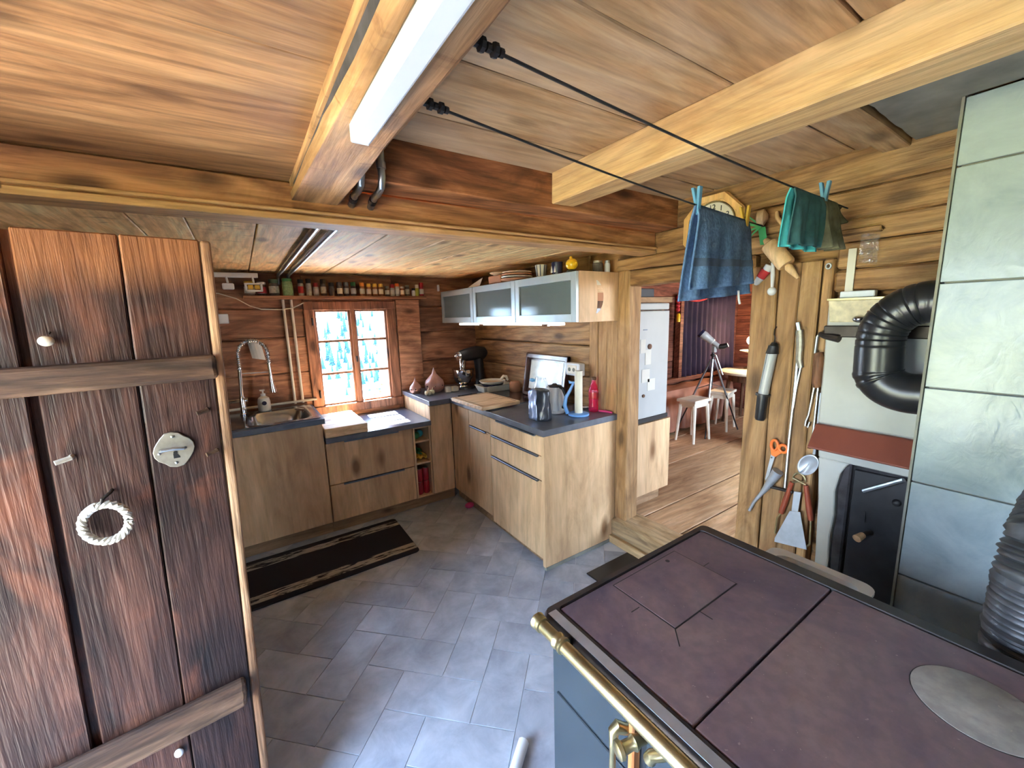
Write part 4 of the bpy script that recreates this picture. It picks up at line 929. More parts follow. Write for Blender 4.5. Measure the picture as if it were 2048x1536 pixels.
jars = [  # x, radius, height, cap material, cap height, content, label, description
 (.09, .036, .105, 'peg_yellow', .02, 'jarglass', 'cream', 'wide glass jar with amber lid at the left end of the spice shelf'),
 (.165, .034, .10, 'white', .018, 'jarglass', 'redcan', 'wide white jar with a dark red label, second from the left on the spice shelf'),
 (.245, .036, .12, 'sp_dgreen', .028, 'sp_dark', 'sp_grey', 'dark green capped jar with grey label on the spice shelf'),
 (.335, .038, .13, 'sp_green', .022, 'sp_herb', 'sp_herb', 'large herb jar with bright green cap on the spice shelf'),
 (.425, .022, .125, 'black', .03, 'sp_grey', 'redcan', 'slim grinder jar with red label on the spice shelf'),
 (.48, .022, .13, 'black', .034, 'sp_grey', 'sp_grey', 'black-topped grinder beside the red-labelled one on the spice shelf'),
 (.53, .022, .10, 'redcan', .03, 'sp_grey', 'paper', 'jar with a shiny red cap and white label on the spice shelf'),
 (.585, .023, .13, 'black', .036, 'sp_dark', 'sp_grey', 'tall black grinder right of the red-capped jar on the spice shelf'),
 (.645, .023, .105, 'black', .03, 'sp_dark', 'sp_dark', 'all-black jar with a ring label on the spice shelf'),
 (.705, .023, .11, 'handle', .028, 'sp_dark', 'cream', 'grey-capped jar with cream label on the spice shelf'),
 (.757, .022, .11, 'handle', .028, 'sp_dark', 'sp_grey', 'grey-capped jar left of the light green cap on the spice shelf'),
 (.812, .023, .112, 'sp_green', .03, 'sp_dark', 'paper', 'jar with light green cap and white label on the spice shelf'),
 (.882, .022, .108, 'sp_orange', .028, 'sp_spice', 'paper', 'jar with an orange cap, first of four brown spices on the spice shelf'),
 (.935, .021, .102, 'peg_yellow', .026, 'sp_spice', 'paper', 'yellow-capped brown spice jar, second of the four on the spice shelf'),
 (.987, .021, .102, 'peg_yellow', .026, 'sp_spice', 'paper', 'yellow-capped brown spice jar, third of the four on the spice shelf'),
 (1.037, .021, .102, 'peg_yellow', .026, 'sp_spice', 'cream', 'yellow-capped brown spice jar, last of the four on the spice shelf'),
 (1.09, .020, .085, 'handle', .02, 'sp_dark', 'paper', 'short dark-lidded jar with white label on the spice shelf'),
 (1.135, .021, .10, 'red', .03, 'sp_grey', 'paper', 'jar with matt red cap next to the orange cap on the spice shelf'),
 (1.178, .020, .108, 'orange', .026, 'sp_grey', 'paper', 'jar with bright orange cap right of the red cap on the spice shelf'),
 (1.222, .019, .082, 'ivory', .015, 'sp_spice', 'cream', 'small brown jar with a cork-coloured lid on the spice shelf'),
 (1.268, .021, .095, 'cement', .015, 'sp_dark', 'sp_grey', 'dark dotted tin near the right end of the spice shelf'),
 (1.325, .018, .07, 'black', .02, 'white', 'white', 'tiny white bottle with black cap on the spice shelf'),
 (1.358, .019, .10, 'cream', .03, 'sp_lime', 'sp_lime', 'small bottle of yellow-green liquid on the spice shelf'),
 (1.40, .022, .118, 'red', .035, 'redcan', 'paper', 'red sauce bottle at the right end of the spice shelf')]
for x, r, h, cm, chh, cont, lb, lab in jars:
    r *= .92; j = thing('spice_jar', (x, 3.55, 1.748), lab, 'jar', 'jars on the spice shelf'); b0 = h-chh
    MB().lathe((x, 3.55, 1.7485), [(r*.9, 0), (r, .004), (r, b0-.008), (r*.85, b0)], 14).build('glass', cont, j, smooth=True)
    MB().lathe((x, 3.55, 1.7485), [(r*1.02, b0*.22), (r*1.025, b0*.24), (r*1.025, b0*.74), (r*1.02, b0*.76)], 14).build('label_band', lb, j, smooth=True)
    MB().lathe((x, 3.55, 1.7485+b0), [(r*.95, 0), (r*.95, chh-.003), (r*.85, chh)], 14).build('cap', cm, j, smooth=True)

# compartments of the open shelf
for k, (x, y, z, r, mt, lab) in enumerate(((1.095, 3.10, .694-.105, .026, 'sp_green', 'upper'), (1.138, 3.14, .694-.105, .028, 'teal', 'upper'))):
    o = MB().ball((x, y, .577+.030), .030, .03, .029).build('cloth_ball', mt, smooth=True); tag(o, ('green' if k == 0 else 'turquoise')+' crumpled cloth ball in the top compartment of the open shelf', 'cloth')
o = MB().sheet(lambda u, v: (1.07+u*.10, 3.08+v*.1, .395+.03*abs(sin(u*7+v*3))+.02*v), 8, 6).build('snack_packet', 'peg_yellow', solid=.004, smooth=True); tag(o, 'crumpled yellow packet in the middle compartment of the open shelf', 'packet')
o = MB().sheet(lambda u, v: (1.065+u*.09, 3.13+v*.1, .395+.05*abs(sin(u*5+v*4+1))+.03*v), 8, 6).build('snack_packet', 'sp_green', solid=.004, smooth=True); tag(o, 'green packet behind the yellow one in the open shelf', 'packet')
for x, y, z, lab in ((1.091, 3.08, .106, 'lower left'), (1.147, 3.08, .106, 'lower right'), (1.091, 3.08, .217, 'upper left'), (1.147, 3.08, .217, 'upper right')):
    c = thing('drink_can', (x, y, z), lab+' red drink can in the bottom compartment of the open shelf', 'can', 'red drink cans')
    MB().lathe((x, y, z+.0005), [(.022, 0), (.026, .006), (.026, .098), (.022, .108)], 16).build('body', 'redcan', c, smooth=True)
    MB().lathe((x, y, z+.1085), [(.022, 0), (.0215, .002)], 16).build('rim', 'steel', c, smooth=True)

# ------------------------------------------------------------------ peninsula
XP = 1.39
nc = thing('narrow_base_cabinet', (1.68, 2.56, 0), 'narrow peninsula cabinet with one drawer over one door', 'cabinet')
MB().box((XP+.02, 2.402, .09), (1.98, 3.0, .852)).build('body', 'cab', nc)
MB().box((XP, 2.722, .095), (XP+.019, 3.025, .845)).build('filler_panel', 'cab', nc, bevel=.0015)
d = MB().box((XP, 2.403, .728), (XP+.019, 2.718, .845)).build('drawer_front', 'cab', nc, bevel=.0015)
d = MB().box((XP, 2.403, .095), (XP+.019, 2.718, .722)).build('door', 'cab', nc, bevel=.0015)
MB().box((XP-.012, 2.455, .715), (XP+.004, 2.70, .7245)).build('grip', 'handle', d, bevel=.001)
MB().box((XP+.045, 1.80, 0), (XP+.07, 3.06, .09)).build('plinth', 'plinth', nc)
dc = thing('drawer_base_cabinet', (1.68, 2.1, 0), 'peninsula cabinet with three drawer fronts and steel edge grips', 'cabinet')
MB().box((XP+.02, 1.80, .09), (1.98, 2.398, .852)).build('body', 'cab', dc)
for z0, z1, g0, g1 in ((.728, .845, 1.86, 2.30), (.573, .722, 1.835, 2.372), (.06, .567, 1.835, 2.378)):
    d = MB().box((XP, 1.802, z0), (XP+.019, 2.397, z1)).build('drawer_front', 'cab', dc, bevel=.0015)
    MB().box((XP-.014, g0, z1-.006), (XP+.004, g1, z1+.0035)).build('grip', 'handle', d, bevel=.001)
ep = thing('end_panel', (1.68, 1.78, 0), 'wide oak-look end panel of the peninsula facing the range', 'panel')
MB().box((XP-.008, 1.772, 0.02), (1.985, 1.798, .853)).build('panel', 'cab', ep, bevel=.001)
MB().box((XP-.004, 1.768, 0.0), (1.985, 1.799, .022)).build('floor_strip', 'cement', ep)
o = MB().ball((1.40, 2.80, .022), .04, .03, .022).build('pink_sponge', 'pink', smooth=True); tag(o, 'pink sponge on the floor under the corner of the units', 'sponge')
hb = thing('ceramic_hob', (1.70, 2.73, .8955), 'dark glass hob set in the corner worktop behind the wooden board', 'hob')
M['hobglass'] = plain('hob_glass', S('#1d1b1d'), .08, spec=.6, vary=.05)
MB().box((1.45, 2.445, .8955), (1.955, 3.02, .903)).build('glass_plate', 'hobglass', hb, bevel=.002)
MB().box((1.445, 2.440, .8952), (1.96, 2.4449, .904)).build('trim', 'steel', hb)
bd = thing('carving_board', (1.48, 2.62, .904), 'pale wooden carving board with a juice groove lying over the hob edge', 'cutting board')
R = rotz((1.48, 2.62, 0), 2)
MB().box((1.318, 2.39, .9045), (1.648, 2.85, .932)).xf(R).build('board', 'block', bd, bevel=.004)
mb = MB()
for a, b2 in (((1.338, 2.41, .932), (1.628, 2.415, .9326)), ((1.338, 2.825, .932), (1.628, 2.83, .9326)), ((1.338, 2.41, .932), (1.343, 2.83, .9326)), ((1.623, 2.41, .932), (1.628, 2.83, .9326))): mb.box(a, b2)
mb.xf(R).build('juice_groove', 'brown_wood', bd)

def bulb_pot(c, r, h, lab):
    t = thing('garlic_pot', c, lab, 'pot', 'garlic-shaped pots'); x, y, z = c
    prof = [(r*.62, 0), (r*.93, h*.12), (r, h*.30), (r*.90, h*.46), (r*.55, h*.62), (r*.26, h*.74), (r*.12, h*.88), (r*.05, h)]
    mb = MB(); mb.lathe((x, y, z), prof, 24)
    mb.v = [Vector((x+(p.x-x)*(1+.035*cos(8*math.atan2(p.y-y, p.x-x))), y+(p.y-y)*(1+.035*cos(8*math.atan2(p.y-y, p.x-x))), p.z)) for p in mb.v]
    mb.build('bulb', 'shell', t, smooth=True)
    m2 = MB()
    for k in range(3):
        a = radians(200+k*50); m2.ball((x+r*.96*cos(a), y+r*.96*sin(a), z+h*.28), .006, n=8, m=6)
    m2.build('vent_hole', 'black', t, smooth=True)
bulb_pot((1.40, 3.38, .8955), .088, .215, 'large pinkish garlic-shaped ceramic pot on the corner worktop')
bulb_pot((1.235, 3.42, .8955), .052, .14, 'small pinkish garlic-shaped ceramic pot beside the bigger one')
for (x, y, r, lab) in ((1.275, 3.24, .028, 'front dried garlic bulb lying before the garlic pots'), (1.322, 3.26, .026, 'rear dried garlic bulb lying before the large garlic pot')):
    g = thing('garlic_bulb', (x, y, .8955), lab, 'garlic', 'garlic bulbs'); mb = MB()
    for k in range(5): a = k*2*pi/5; mb.ball((x+r*.5*cos(a), y+r*.5*sin(a), .8955+r*.78), r*.5, r*.5, r*.78, 8, 6)
    mb.build('clove', 'garlic', g, smooth=True); MB().tube([(x, y, .8955+r*1.3), (x+.01, y, .8955+r*2.4)], [.006, .003], 6).build('stem', 'garlic', g)
for (x, y, r, h, lab) in ((1.475, 3.26, .030, .05, 'left grey-white little dish next to the large garlic pot'), (1.545, 3.27, .036, .042, 'right grey-white little ramekin beside the stand mixer')):
    o = MB().lathe((x, y, .8955), [(r*.8, 0), (r, .004), (r, h), (r*.9, h), (r*.88, .008)], 18).build('ramekin', 'ivory', smooth=True); tag(o, lab, 'ramekin', 'ramekins by the mixer')
mx = thing('stand_mixer', (1.74, 3.34, .8955), 'black stand mixer with polished steel bowl in the corner', 'mixer'); bx, by = 1.665, 3.33
MB().lathe((bx, by, .9265), [(.035, 0), (.04, .012), (.07, .035), (.094, .09), (.099, .15), (.101, .152), (.096, .155)], 24).build('bowl', 'chrome', mx, smooth=True)
MB().lathe((bx, by, .8957), [(.075, 0), (.078, .012), (.045, .02), (.04, .03)], 24).build('bowl_foot', 'chrome', mx, smooth=True)
MB().prism([(1.62, .8957), (1.90, .8957), (1.90, .92), (1.62, .92)], 'xz', 3.27, 3.41).build('base', 'black', mx, bevel=.012, seg=3)
MB().tube([(1.855, 3.35, .91), (1.855, 3.35, 1.02), (1.845, 3.35, 1.14), (1.83, 3.35, 1.19)], [.05, .042, .045, .05], 14).build('column', 'black', mx, smooth=True)
MB().tube([(1.93, 3.35, 1.205), (1.90, 3.35, 1.21), (1.82, 3.345, 1.215), (1.70, 3.335, 1.205), (1.635, 3.33, 1.20)], [.03, .058, .066, .058, .046], 18).build('motor_head', 'black', mx, smooth=True)
MB().tube([(1.635, 3.33, 1.20), (1.618, 3.328, 1.199)], [.045, .040], 18).build('head_ring', 'chrome', mx, smooth=True)
MB().lathe((1.665, 3.333, 1.085), [(.025, 0), (.030, .02), (.032, .075)], 16).build('beater_collar', 'chrome', mx, smooth=True)
MB().ball((1.60, 3.325, 1.205), .014).build('knob', 'chrome', mx, smooth=True)
bk = thing('baking_dish', (1.82, 3.07, .9035), 'rectangular ivory baking dish standing on the hob', 'baking dish')
R = rotz((1.82, 3.03, 0), 3); mb = MB()
loops(mb, [rrect(1.68, 1.955, 2.95, 3.10, .03, .9036), rrect(1.66, 1.972, 2.93, 3.12, .03, .955), rrect(1.655, 1.977, 2.925, 3.125, .03, .957), rrect(1.668, 1.964, 2.938, 3.112, .03, .957), rrect(1.688, 1.947, 2.958, 3.092, .03, .91)])
mb.build('dish', 'ivory', bk, smooth=True)
o = MB().lathe((1.80, 3.03, .953), [(.07, -.03), (.09, 0), (.10, .012)], 24).build('blue_pan', 'darkblue', smooth=True); tag(o, 'dark blue enamel pan nested in the baking dish', 'pan')
pd = thing('round_dish', (1.80, 3.03, .966), 'round cream oven dish on top of the baking dish', 'dish')
MB().lathe((1.80, 3.03, .9655), [(.08, 0), (.10, .006), (.116, .022), (.118, .027), (.110, .027), (.098, .012), (.08, .008)], 28).build('dish', 'ivory', pd, smooth=True)
MB().lathe((1.80, 3.03, .974), [(.096, 0), (.095, .003)], 24).build('inside', 'block', pd, smooth=True)
o = MB().tube([(1.86, 2.99, .995), (1.89, 2.985, 1.025), (1.915, 2.98, 1.02), (1.93, 2.98, .985)], [.012, .014, .014, .01], 8).build('oven_cloth', 'cream', smooth=True); tag(o, 'folded cream cloth over the rim of the round dish', 'cloth')
o = MB().lathe((1.925, 2.86, .9035), [(.045, 0), (.05, .02), (.05, .07), (.04, .085)], 16, ).build('terracotta_pot', 'terracotta', smooth=True); tag(o, 'short brown lidded pot behind the baking dish', 'pot')

tr = thing('serving_tray', (1.955, 2.47, .905), 'dark framed serving tray leaning on the wall behind the kettle', 'tray')
def trp(y, z, d): return (1.985-.055*(1-(z-.905)/.345)-d, y, z)
def trq(y0, y1, z0, z1, d0, d1): 
    mb = MB(); a = [trp(y0, z0, d0), trp(y1, z0, d0), trp(y1, z1, d0), trp(y0, z1, d0)]; c = [trp(y0, z0, d1), trp(y1, z0, d1), trp(y1, z1, d1), trp(y0, z1, d1)]
    return mb.add(a+c, [(0, 1, 2, 3), (7, 6, 5, 4), (0, 4, 5, 1), (1, 5, 6, 2), (2, 6, 7, 3), (3, 7, 4, 0)])
M['walnut'] = plain('dark_lacquered_wood', S('#4a2c22'), .18, vary=.2, spec=.6)
M['picture'] = plain('pale_printed_face', S('#cfcfc2'), .12, vary=.15, scale=20, spec=.7)
trq(2.20, 2.70, .905, 1.235, .003, .010).build('base', 'walnut', tr)
for a in ((2.195, 2.225, .905, 1.245), (2.68, 2.71, .905, 1.245), (2.195, 2.71, 1.205, 1.245), (2.195, 2.71, .905, .935)): trq(*a, .008, .038).build('rim', 'walnut', tr, bevel=.006, seg=2)
trq(2.26, 2.66, .96, 1.19, .010, .0125).build('inlay', 'picture', tr)
bg = thing('coffee_bag', (1.53, 1.98, .8955), 'crumpled dark foil coffee bag with clear folded top', 'bag')
def bagf(h0, h1, r0, r1, nz, na, seed, tw=0):
    mb = MB()
    def fn(u, v):
        a = u*2*pi; r = (r0+(r1-r0)*v)*(1+.20*noise.noise((cos(a)*1.7, sin(a)*1.7, v*2+seed))+.10*noise.noise((cos(a)*5, sin(a)*5, v*7+seed)))
        ex = .62+.38*(1-v); return (1.53+r*cos(a+tw*v)*ex, 1.98+r*sin(a+tw*v)*1.15, h0+(h1-h0)*v)
    return mb.sheet(fn, na, nz)
M['foil'] = plain('dark_foil_film', S('#3d4048'), .28, .35, vary=.5, scale=16)
M['foil_blue'] = plain('blue_grey_foil', S('#8a97b8'), .25, .3, vary=.3, scale=16)
bagf(.896, 1.09, .060, .052, 12, 28, 1.0).build('bag', 'foil', bg, smooth=True, solid=.001)
bagf(1.09, 1.165, .050, .036, 8, 24, 3.0, .6).build('film_top', 'clear', bg, smooth=True)
MB().sheet(lambda u, v: (1.53-.050-.014*noise.noise((u*4, v*4, 1))-.012*(1-v), 1.945+u*.085+.02*v, .90+v*.20*(1-.25*abs(u-.4))), 8, 10).build('flap', 'foil_blue', bg, smooth=True, solid=.002)
MB().ball((1.50, 2.03, 1.145), .014, .025, .012).build('clip', 'peg_blue', bg, smooth=True)
kt = thing('electric_kettle', (1.715, 2.07, .8955), 'white electric kettle with a curved black handle', 'kettle'); kx, ky = 1.715, 2.07
MB().lathe((kx, ky, .8957), [(.066, 0), (.070, .006), (.070, .018), (.066, .02), (.070, .03), (.066, .10), (.056, .165), (.05, .175)], 26).build('jug', 'white', kt, smooth=True)
MB().lathe((kx, ky, 1.0705), [(.05, 0), (.048, .008), (.02, .014), (.012, .022)], 22).build('lid', 'black', kt, smooth=True)
MB().tube([(kx+.005, ky-.045, 1.075), (kx+.01, ky-.075, 1.065), (kx+.014, ky-.098, 1.02), (kx+.014, ky-.096, .97), (kx+.01, ky-.07, .935)], [.010, .012, .012, .012, .009], 10).build('handle', 'black', kt, smooth=True)
MB().tube([(kx-.003, ky+.045, 1.05), (kx-.005, ky+.068, 1.068)], [.02, .013], 10).build('spout', 'white', kt, smooth=True)
ph = thing('paper_roll_holder', (1.77, 1.90, .8955), 'blue paper towel holder with curved fin and bare cardboard roll', 'holder'); hx, hy = 1.775, 1.90
MB().lathe((hx, hy, .8957), [(.064, 0), (.068, .004), (.068, .014), (.058, .018)], 28).build('base', 'blue', ph, smooth=True)
MB().lathe((hx, hy, .9140), [(.026, 0), (.026, .275), (.022, .275), (.022, .05)], 20).build('roll', 'ivory', ph, smooth=True)
MB().tube([(hx-.045, hy+.055, .905), (hx-.06, hy+.068, .96), (hx-.055, hy+.062, 1.01), (hx-.035, hy+.042, 1.06), (hx-.022, hy+.027, 1.105)], [.014, .014, .012, .010, .008], 10).build('fin', 'blue', ph, smooth=True)
MB().prism([(-.026, 0), (.026, 0), (.032, .022), (.012, .014), (-.012, .014), (-.032, .022)], 'xz', -.006, .006).xf(Matrix.Translation((hx-.022, hy+.027, 1.105)) @ Matrix.Rotation(radians(-40), 4, 'Z')).build('tail', 'blue', ph, bevel=.003)
bt = thing('syrup_bottle', (1.925, 1.915, .8955), 'clear bottle of bright pink syrup with dark cap', 'bottle'); x, y = 1.925, 1.915
MB().lathe((x, y, .8957), [(.028, 0), (.032, .006), (.033, .04), (.030, .06), (.033, .085), (.033, .145), (.024, .175), (.014, .195), (.013, .215)], 20).build('bottle', 'redliq', bt, smooth=True)
MB().lathe((x, y, .985), [(.0333, 0), (.0336, .002), (.0336, .042), (.0333, .044)], 20).build('label_band', 'redcan', bt, smooth=True)
MB().lathe((x, y, 1.1110), [(.015, 0), (.015, .018), (.013, .020)], 14).build('cap', 'brown_wood', bt, smooth=True)
so = thing('wall_socket', (1.965, 2.13, 1.10), 'white double socket box on the wall behind the paper roll', 'socket')
MB().box((1.93, 2.06, 1.115), (1.988, 2.205, 1.205)).build('box', 'white', so, bevel=.008, seg=2)
MB().box((1.925, 2.085, 1.128), (1.931, 2.18, 1.192)).build('insert', 'cream', so, bevel=.004)
for yy in (2.11, 2.155): MB().cyl((1.9235, yy, 1.16), (1.9248, yy, 1.16), .014, n=16).build('socket_hole', 'cement', so, smooth=True)
o = MB().tube([(1.90, 2.03, .904), (1.93, 2.0, .905), (1.95, 1.97, .91)], [.012, .016, .010], 10).build('steel_scoop', 'chrome', smooth=True); tag(o, 'small shiny steel scoop behind the paper roll', 'scoop')
o = MB().tube([(1.945, 1.885, .901), (1.96, 1.84, .903), (1.97, 1.79, .901)], [.007, .008, .006], 8).build('pink_spoon', 'pink', smooth=True); tag(o, 'pink plastic spoon lying beside the syrup bottle', 'spoon')

# ------------------------------------------------------------------ wall cabinets
ysp = [1.765, 2.395, 3.02, 3.655]; labs = ['right wall cabinet with frosted glass front and a crescent moon on its side', 'middle wall cabinet with frosted glass front', 'left wall cabinet with frosted glass front in the corner']
for k in range(3):
    y0, y1 = ysp[k]+.001, ysp[k+1]-.001
    c = thing('wall_cabinet', (1.81, .5*(y0+y1), 1.50), labs[k], 'wall cabinet', 'glass-fronted wall cabinets')
    MB().box((1.655, y0, 1.50), (1.985, y0+.016, 1.795)).build('side', 'cab', c); MB().box((1.655, y1-.016, 1.50), (1.985, y1, 1.795)).build('side', 'cab', c)
    MB().box((1.656, y0+.016, 1.501), (1.984, y1-.016, 1.516)).build('bottom', 'cab', c); MB().box((1.656, y0+.016, 1.779), (1.984, y1-.016, 1.794)).build('top', 'cab', c)
    MB().box((1.972, y0+.016, 1.516), (1.984, y1-.016, 1.779)).build('back_panel', 'silverlid', c)
    MB().box((1.66, y0+.016, 1.645), (1.97, y1-.016, 1.655)).build('shelf', 'silverlid', c)
    w = .048
    for a in ((y0+w, y1-w, 1.502, 1.502+w), (y0+w, y1-w, 1.793-w, 1.793), (y0+.002, y0+w, 1.502, 1.793), (y1-w, y1-.002, 1.502, 1.793)):
        MB().box((1.633, a[0], a[2]), (1.654, a[1], a[3])).build('door_frame', 'silverlid', c, bevel=.0015)
    MB().box((1.643, y0+w-.004, 1.502+w-.004), (1.647, y1-w+.004, 1.793-w+.004)).build('glass', 'frost', c)
    if k == 0:
        m = []; N = 18; 
        def mp(t): a = radians(68-136*t); return Vector((1.79+.085*cos(a)-.02, 1.6475+.105*sin(a))), Vector((1.79+.022*cos(a)-.006, 1.6475+.105*sin(a)))
        cols = ['ivory', 'block', 'terracotta', 'brown_wood', 'walnut']
        for q_ in range(5):
            mb = MB(); vs = []; fs = []
            for i in range(5):
                t = (q_+i/4)/5; A, B2 = mp(t)
                for P2 in (A, B2): vs += [(P2.x, y0-.0012, P2.y), (P2.x, y0+.0005, P2.y)]
            for i in range(4):
                b0 = i*4; fs += [(b0, b0+4, b0+6, b0+2), (b0+1, b0+3, b0+7, b0+5), (b0, b0+1, b0+5, b0+4), (b0+2, b0+6, b0+7, b0+3)]
            mb.add(vs, fs).build('moon_segment', cols[q_], c)
ul = thing('under_cabinet_lamp', (1.70, 2.7, 1.478), 'slim white lamp under the wall cabinets', 'lamp')
MB().box((1.66, 1.96, 1.480), (1.72, 3.35, 1.4985)).build('body', 'under_white', ul, bevel=.004)
for yy in (2.06, 2.9): MB().box((1.652, yy, 1.476), (1.675, yy+.06, 1.49)).build('clip', 'chrome', ul, bevel=.002)
zt = 1.7955
lf = thing('lemon_jar', (1.68, 1.855, zt), 'yellow lemon-shaped jar on a dark stand on the wall cabinet', 'jar')
MB().lathe((1.68, 1.855, zt), [(.028, 0), (.032, .008), (.022, .014)], 16).build('stand', 'black', lf, smooth=True)
MB().ball((1.68, 1.855, zt+.046), .036, .038, .033).build('lemon', 'lemon', lf, smooth=True)
MB().ball((1.68, 1.862, zt+.083), .010).build('knob', 'lemon', lf, smooth=True); MB().ball((1.68, 1.816, zt+.05), .006).build('tip', 'lemon', lf, smooth=True)
cp = thing('dark_mug', (1.69, 2.0, zt), 'dark purple mug with pale trees beside the lemon jar', 'mug')
MB().lathe((1.69, 2.0, zt), [(.028, 0), (.034, .004), (.036, .075), (.032, .075), (.03, .01)], 20).build('mug', 'darkblue', cp, smooth=True)
mb = MB()
for dy in (-.02, .012): mb.add([(1.6535, 2.0+dy-.010, zt+.012), (1.6535, 2.0+dy+.010, zt+.012), (1.6525, 2.0+dy, zt+.05), (1.656, 2.0+dy-.010, zt+.012), (1.656, 2.0+dy+.010, zt+.012), (1.656, 2.0+dy, zt+.05)], [(0, 1, 2), (5, 4, 3), (0, 3, 4, 1), (1, 4, 5, 2), (2, 5, 3, 0)])
mb.build('tree_print', 'ivory', cp)
cp = thing('striped_cup', (1.69, 2.165, zt), 'grey and white striped cup on the wall cabinet', 'cup')
MB().lathe((1.69, 2.165, zt), [(.024, 0), (.028, .004), (.037, .078), (.034, .078), (.026, .01)], 20).build('cup', 'ivory', cp, smooth=True)
for a in range(0, 360, 45): MB().tube([(1.69+.0290*cos(radians(a)), 2.165+.0290*sin(radians(a)), zt+.006), (1.69+.0372*cos(radians(a)), 2.165+.0372*sin(radians(a)), zt+.076)], .0035, 5).build('stripe', 'handle', cp)
for i in range(4):
    o = MB().lathe((1.70, 2.46, zt+i*.0165), [(.075, 0), (.115-i*.004, .008), (.118-i*.004, .015), (.10, .0155)], 24).build('plate', ['terracotta', 'ivory', 'terracotta', 'block'][i], smooth=True)
    tag(o, ['brown plate at the bottom of the stack on the wall cabinet', 'cream plate second from below on the wall cabinet', 'brown plate third from below on the wall cabinet', 'wooden plate on top of the stack on the wall cabinet'][i], 'plate', 'plates stacked on the wall cabinet')
o = MB().box((1.66, 2.62, zt), (1.76, 2.80, zt+.062)).build('wooden_box', 'terracotta', bevel=.006); tag(o, 'brown wooden box on the wall cabinet left of the plates', 'box')
o = MB().lathe((1.70, 2.70, zt+.0625), [(.04, 0), (.07, .015), (.072, .02), (.06, .02)], 20).build('wooden_bowl', 'block', smooth=True); tag(o, 'shallow wooden bowl resting on the brown box', 'bowl')
o = MB().sheet(lambda u, v: (1.655+.03*v, 2.93+u*.20, zt+.002+v*.065*(1-.7*u)), 6, 3).build('paper_sheet', 'paper', solid=.002); tag(o, 'curled white paper near the left end of the wall cabinets', 'paper')
o = MB().box((1.60, 3.63, 1.80), (1.615, 3.66, 1.86)).build('white_hook', 'white', bevel=.004); tag(o, 'small white hook on the wall above the left wall cabinet', 'hook')
j = thing('spice_pot', (1.85, 1.80, zt), 'dark lidded pot near the post on the wall cabinet', 'pot'); MB().lathe((1.85, 1.81, zt), [(.030, 0), (.032, .05), (.026, .055)], 16).build('body', 'sp_dark', j, smooth=True); MB().lathe((1.85, 1.81, zt+.0555), [(.027, 0), (.027, .012)], 16).build('lid', 'pewter', j, smooth=True)
j = thing('salt_shaker', (1.922, 1.80, zt), 'slim white shaker at the right end of the wall cabinets', 'shaker'); MB().lathe((1.922, 1.80, zt), [(.017, 0), (.018, .05), (.016, .055)], 14).build('body', 'white', j, smooth=True); MB().lathe((1.922, 1.80, zt+.0555), [(.016, 0), (.016, .014), (.01, .018)], 14).build('cap', 'zinc', j, smooth=True)

# ------------------------------------------------------------------ rugs
def mat_rug():
    t = NT('striped_mat_weave'); tc = t.node('ShaderNodeTexCoord'); sp_ = t.node('ShaderNodeSeparateXYZ', {0: tc.outputs['Object']})
    ay = t.math('ABSOLUTE', sp_.outputs[1]); band = t.math('MULTIPLY', t.math('GREATER_THAN', ay, .150), t.math('LESS_THAN', ay, .228))
    wv = t.noise(t.sv(tc.outputs['Object'], (6, 40, 1)), 1.0, 4, .6, 1.4)
    col = t.mix(t.math('MULTIPLY', band, t.remap(wv, .44, .52)), S('#2b282c'), S('#a39b90'))
    n = t.noise(tc.outputs['Object'], 400, 2); t.bump(n, .4, .002); return t.out(col, .95, spec=.15)
M['rug'] = mat_rug()
mb = MB(); mb.prism([(x, y) for x, y, _ in rrect(-0.45, .835, 2.44, 2.985, .03, 0)], 'xy', .0005, .010); o = mb.build('kitchen_mat', 'rug', bevel=.003); tag(o, 'dark runner mat with patterned border stripes in front of the units', 'mat')
o = MB().box((1.56, 1.18, .0005), (1.925, 1.606, .010)).build('door_mat', 'black', bevel=.003); tag(o, 'black mat on the floor before the doorway threshold', 'mat')

# ------------------------------------------------------------------ ceiling lamp
la = thing('tube_lamp', (0.238, 0.2, 1.885), 'long white tube lamp fixed under the old ceiling beam', 'lamp')
MB().prism([(.219, .0), (.256, .0), (.256, .036), (.219, .036)], 'xz', -.6, .868).xf(Matrix.Translation((0, 0, 1.889))).build('cover', 'lamp_white', la, bevel=.005, seg=2)
MB().box((.222, -.58, 1.9255), (.253, .855, 1.9295)).build('mount', 'zinc', la)
MB().box((.2195, .868, 1.8895), (.2555, .8725, 1.9245)).build('end_cap', 'white', la, bevel=.003)

# ------------------------------------------------------------------ cast-iron range in front
rg = thing('range_cooker', (.84, .1, 0), 'wood-fired range with seasoned iron top and brass rail', 'range')
ZT = .87; Y0, Y1 = -.55, .672
MB().box((.53, Y0+.02, .06), (1.15, Y1-.012, .828)).build('body', 'enamel', rg, bevel=.004)
MB().box((.56, Y0+.05, 0), (1.12, Y1-.04, .06)).build('plinth', 'black', rg)
mb = MB(); loops(mb, [rrect(.508, 1.168, Y0, Y1, .02, .826), rrect(.508, 1.168, Y0, Y1, .02, .862), rrect(.512, 1.164, Y0+.004, Y1-.004, .018, ZT), rrect(.543, 1.130, Y0+.03, Y1-.018, .012, ZT), rrect(.545, 1.128, Y0+.032, Y1-.020, .012, .858)])
mb.build('top_frame', 'frame_iron', rg, smooth=True)
MB().cyl((.506, Y1-.02, .852), (.506, Y0, .852), .0045, n=8).build('edge_trim', 'chrome', rg, smooth=True)
MB().box((.513, Y0+.01, .8702), (.536, Y1-.02, .8714)).build('polished_strip', 'softsteel', rg, bevel=.0005)
MB().box((.548, .3145, .850), (1.125, .6495, .8685)).build('top_plate', 'plate', rg, bevel=.003, seg=2)
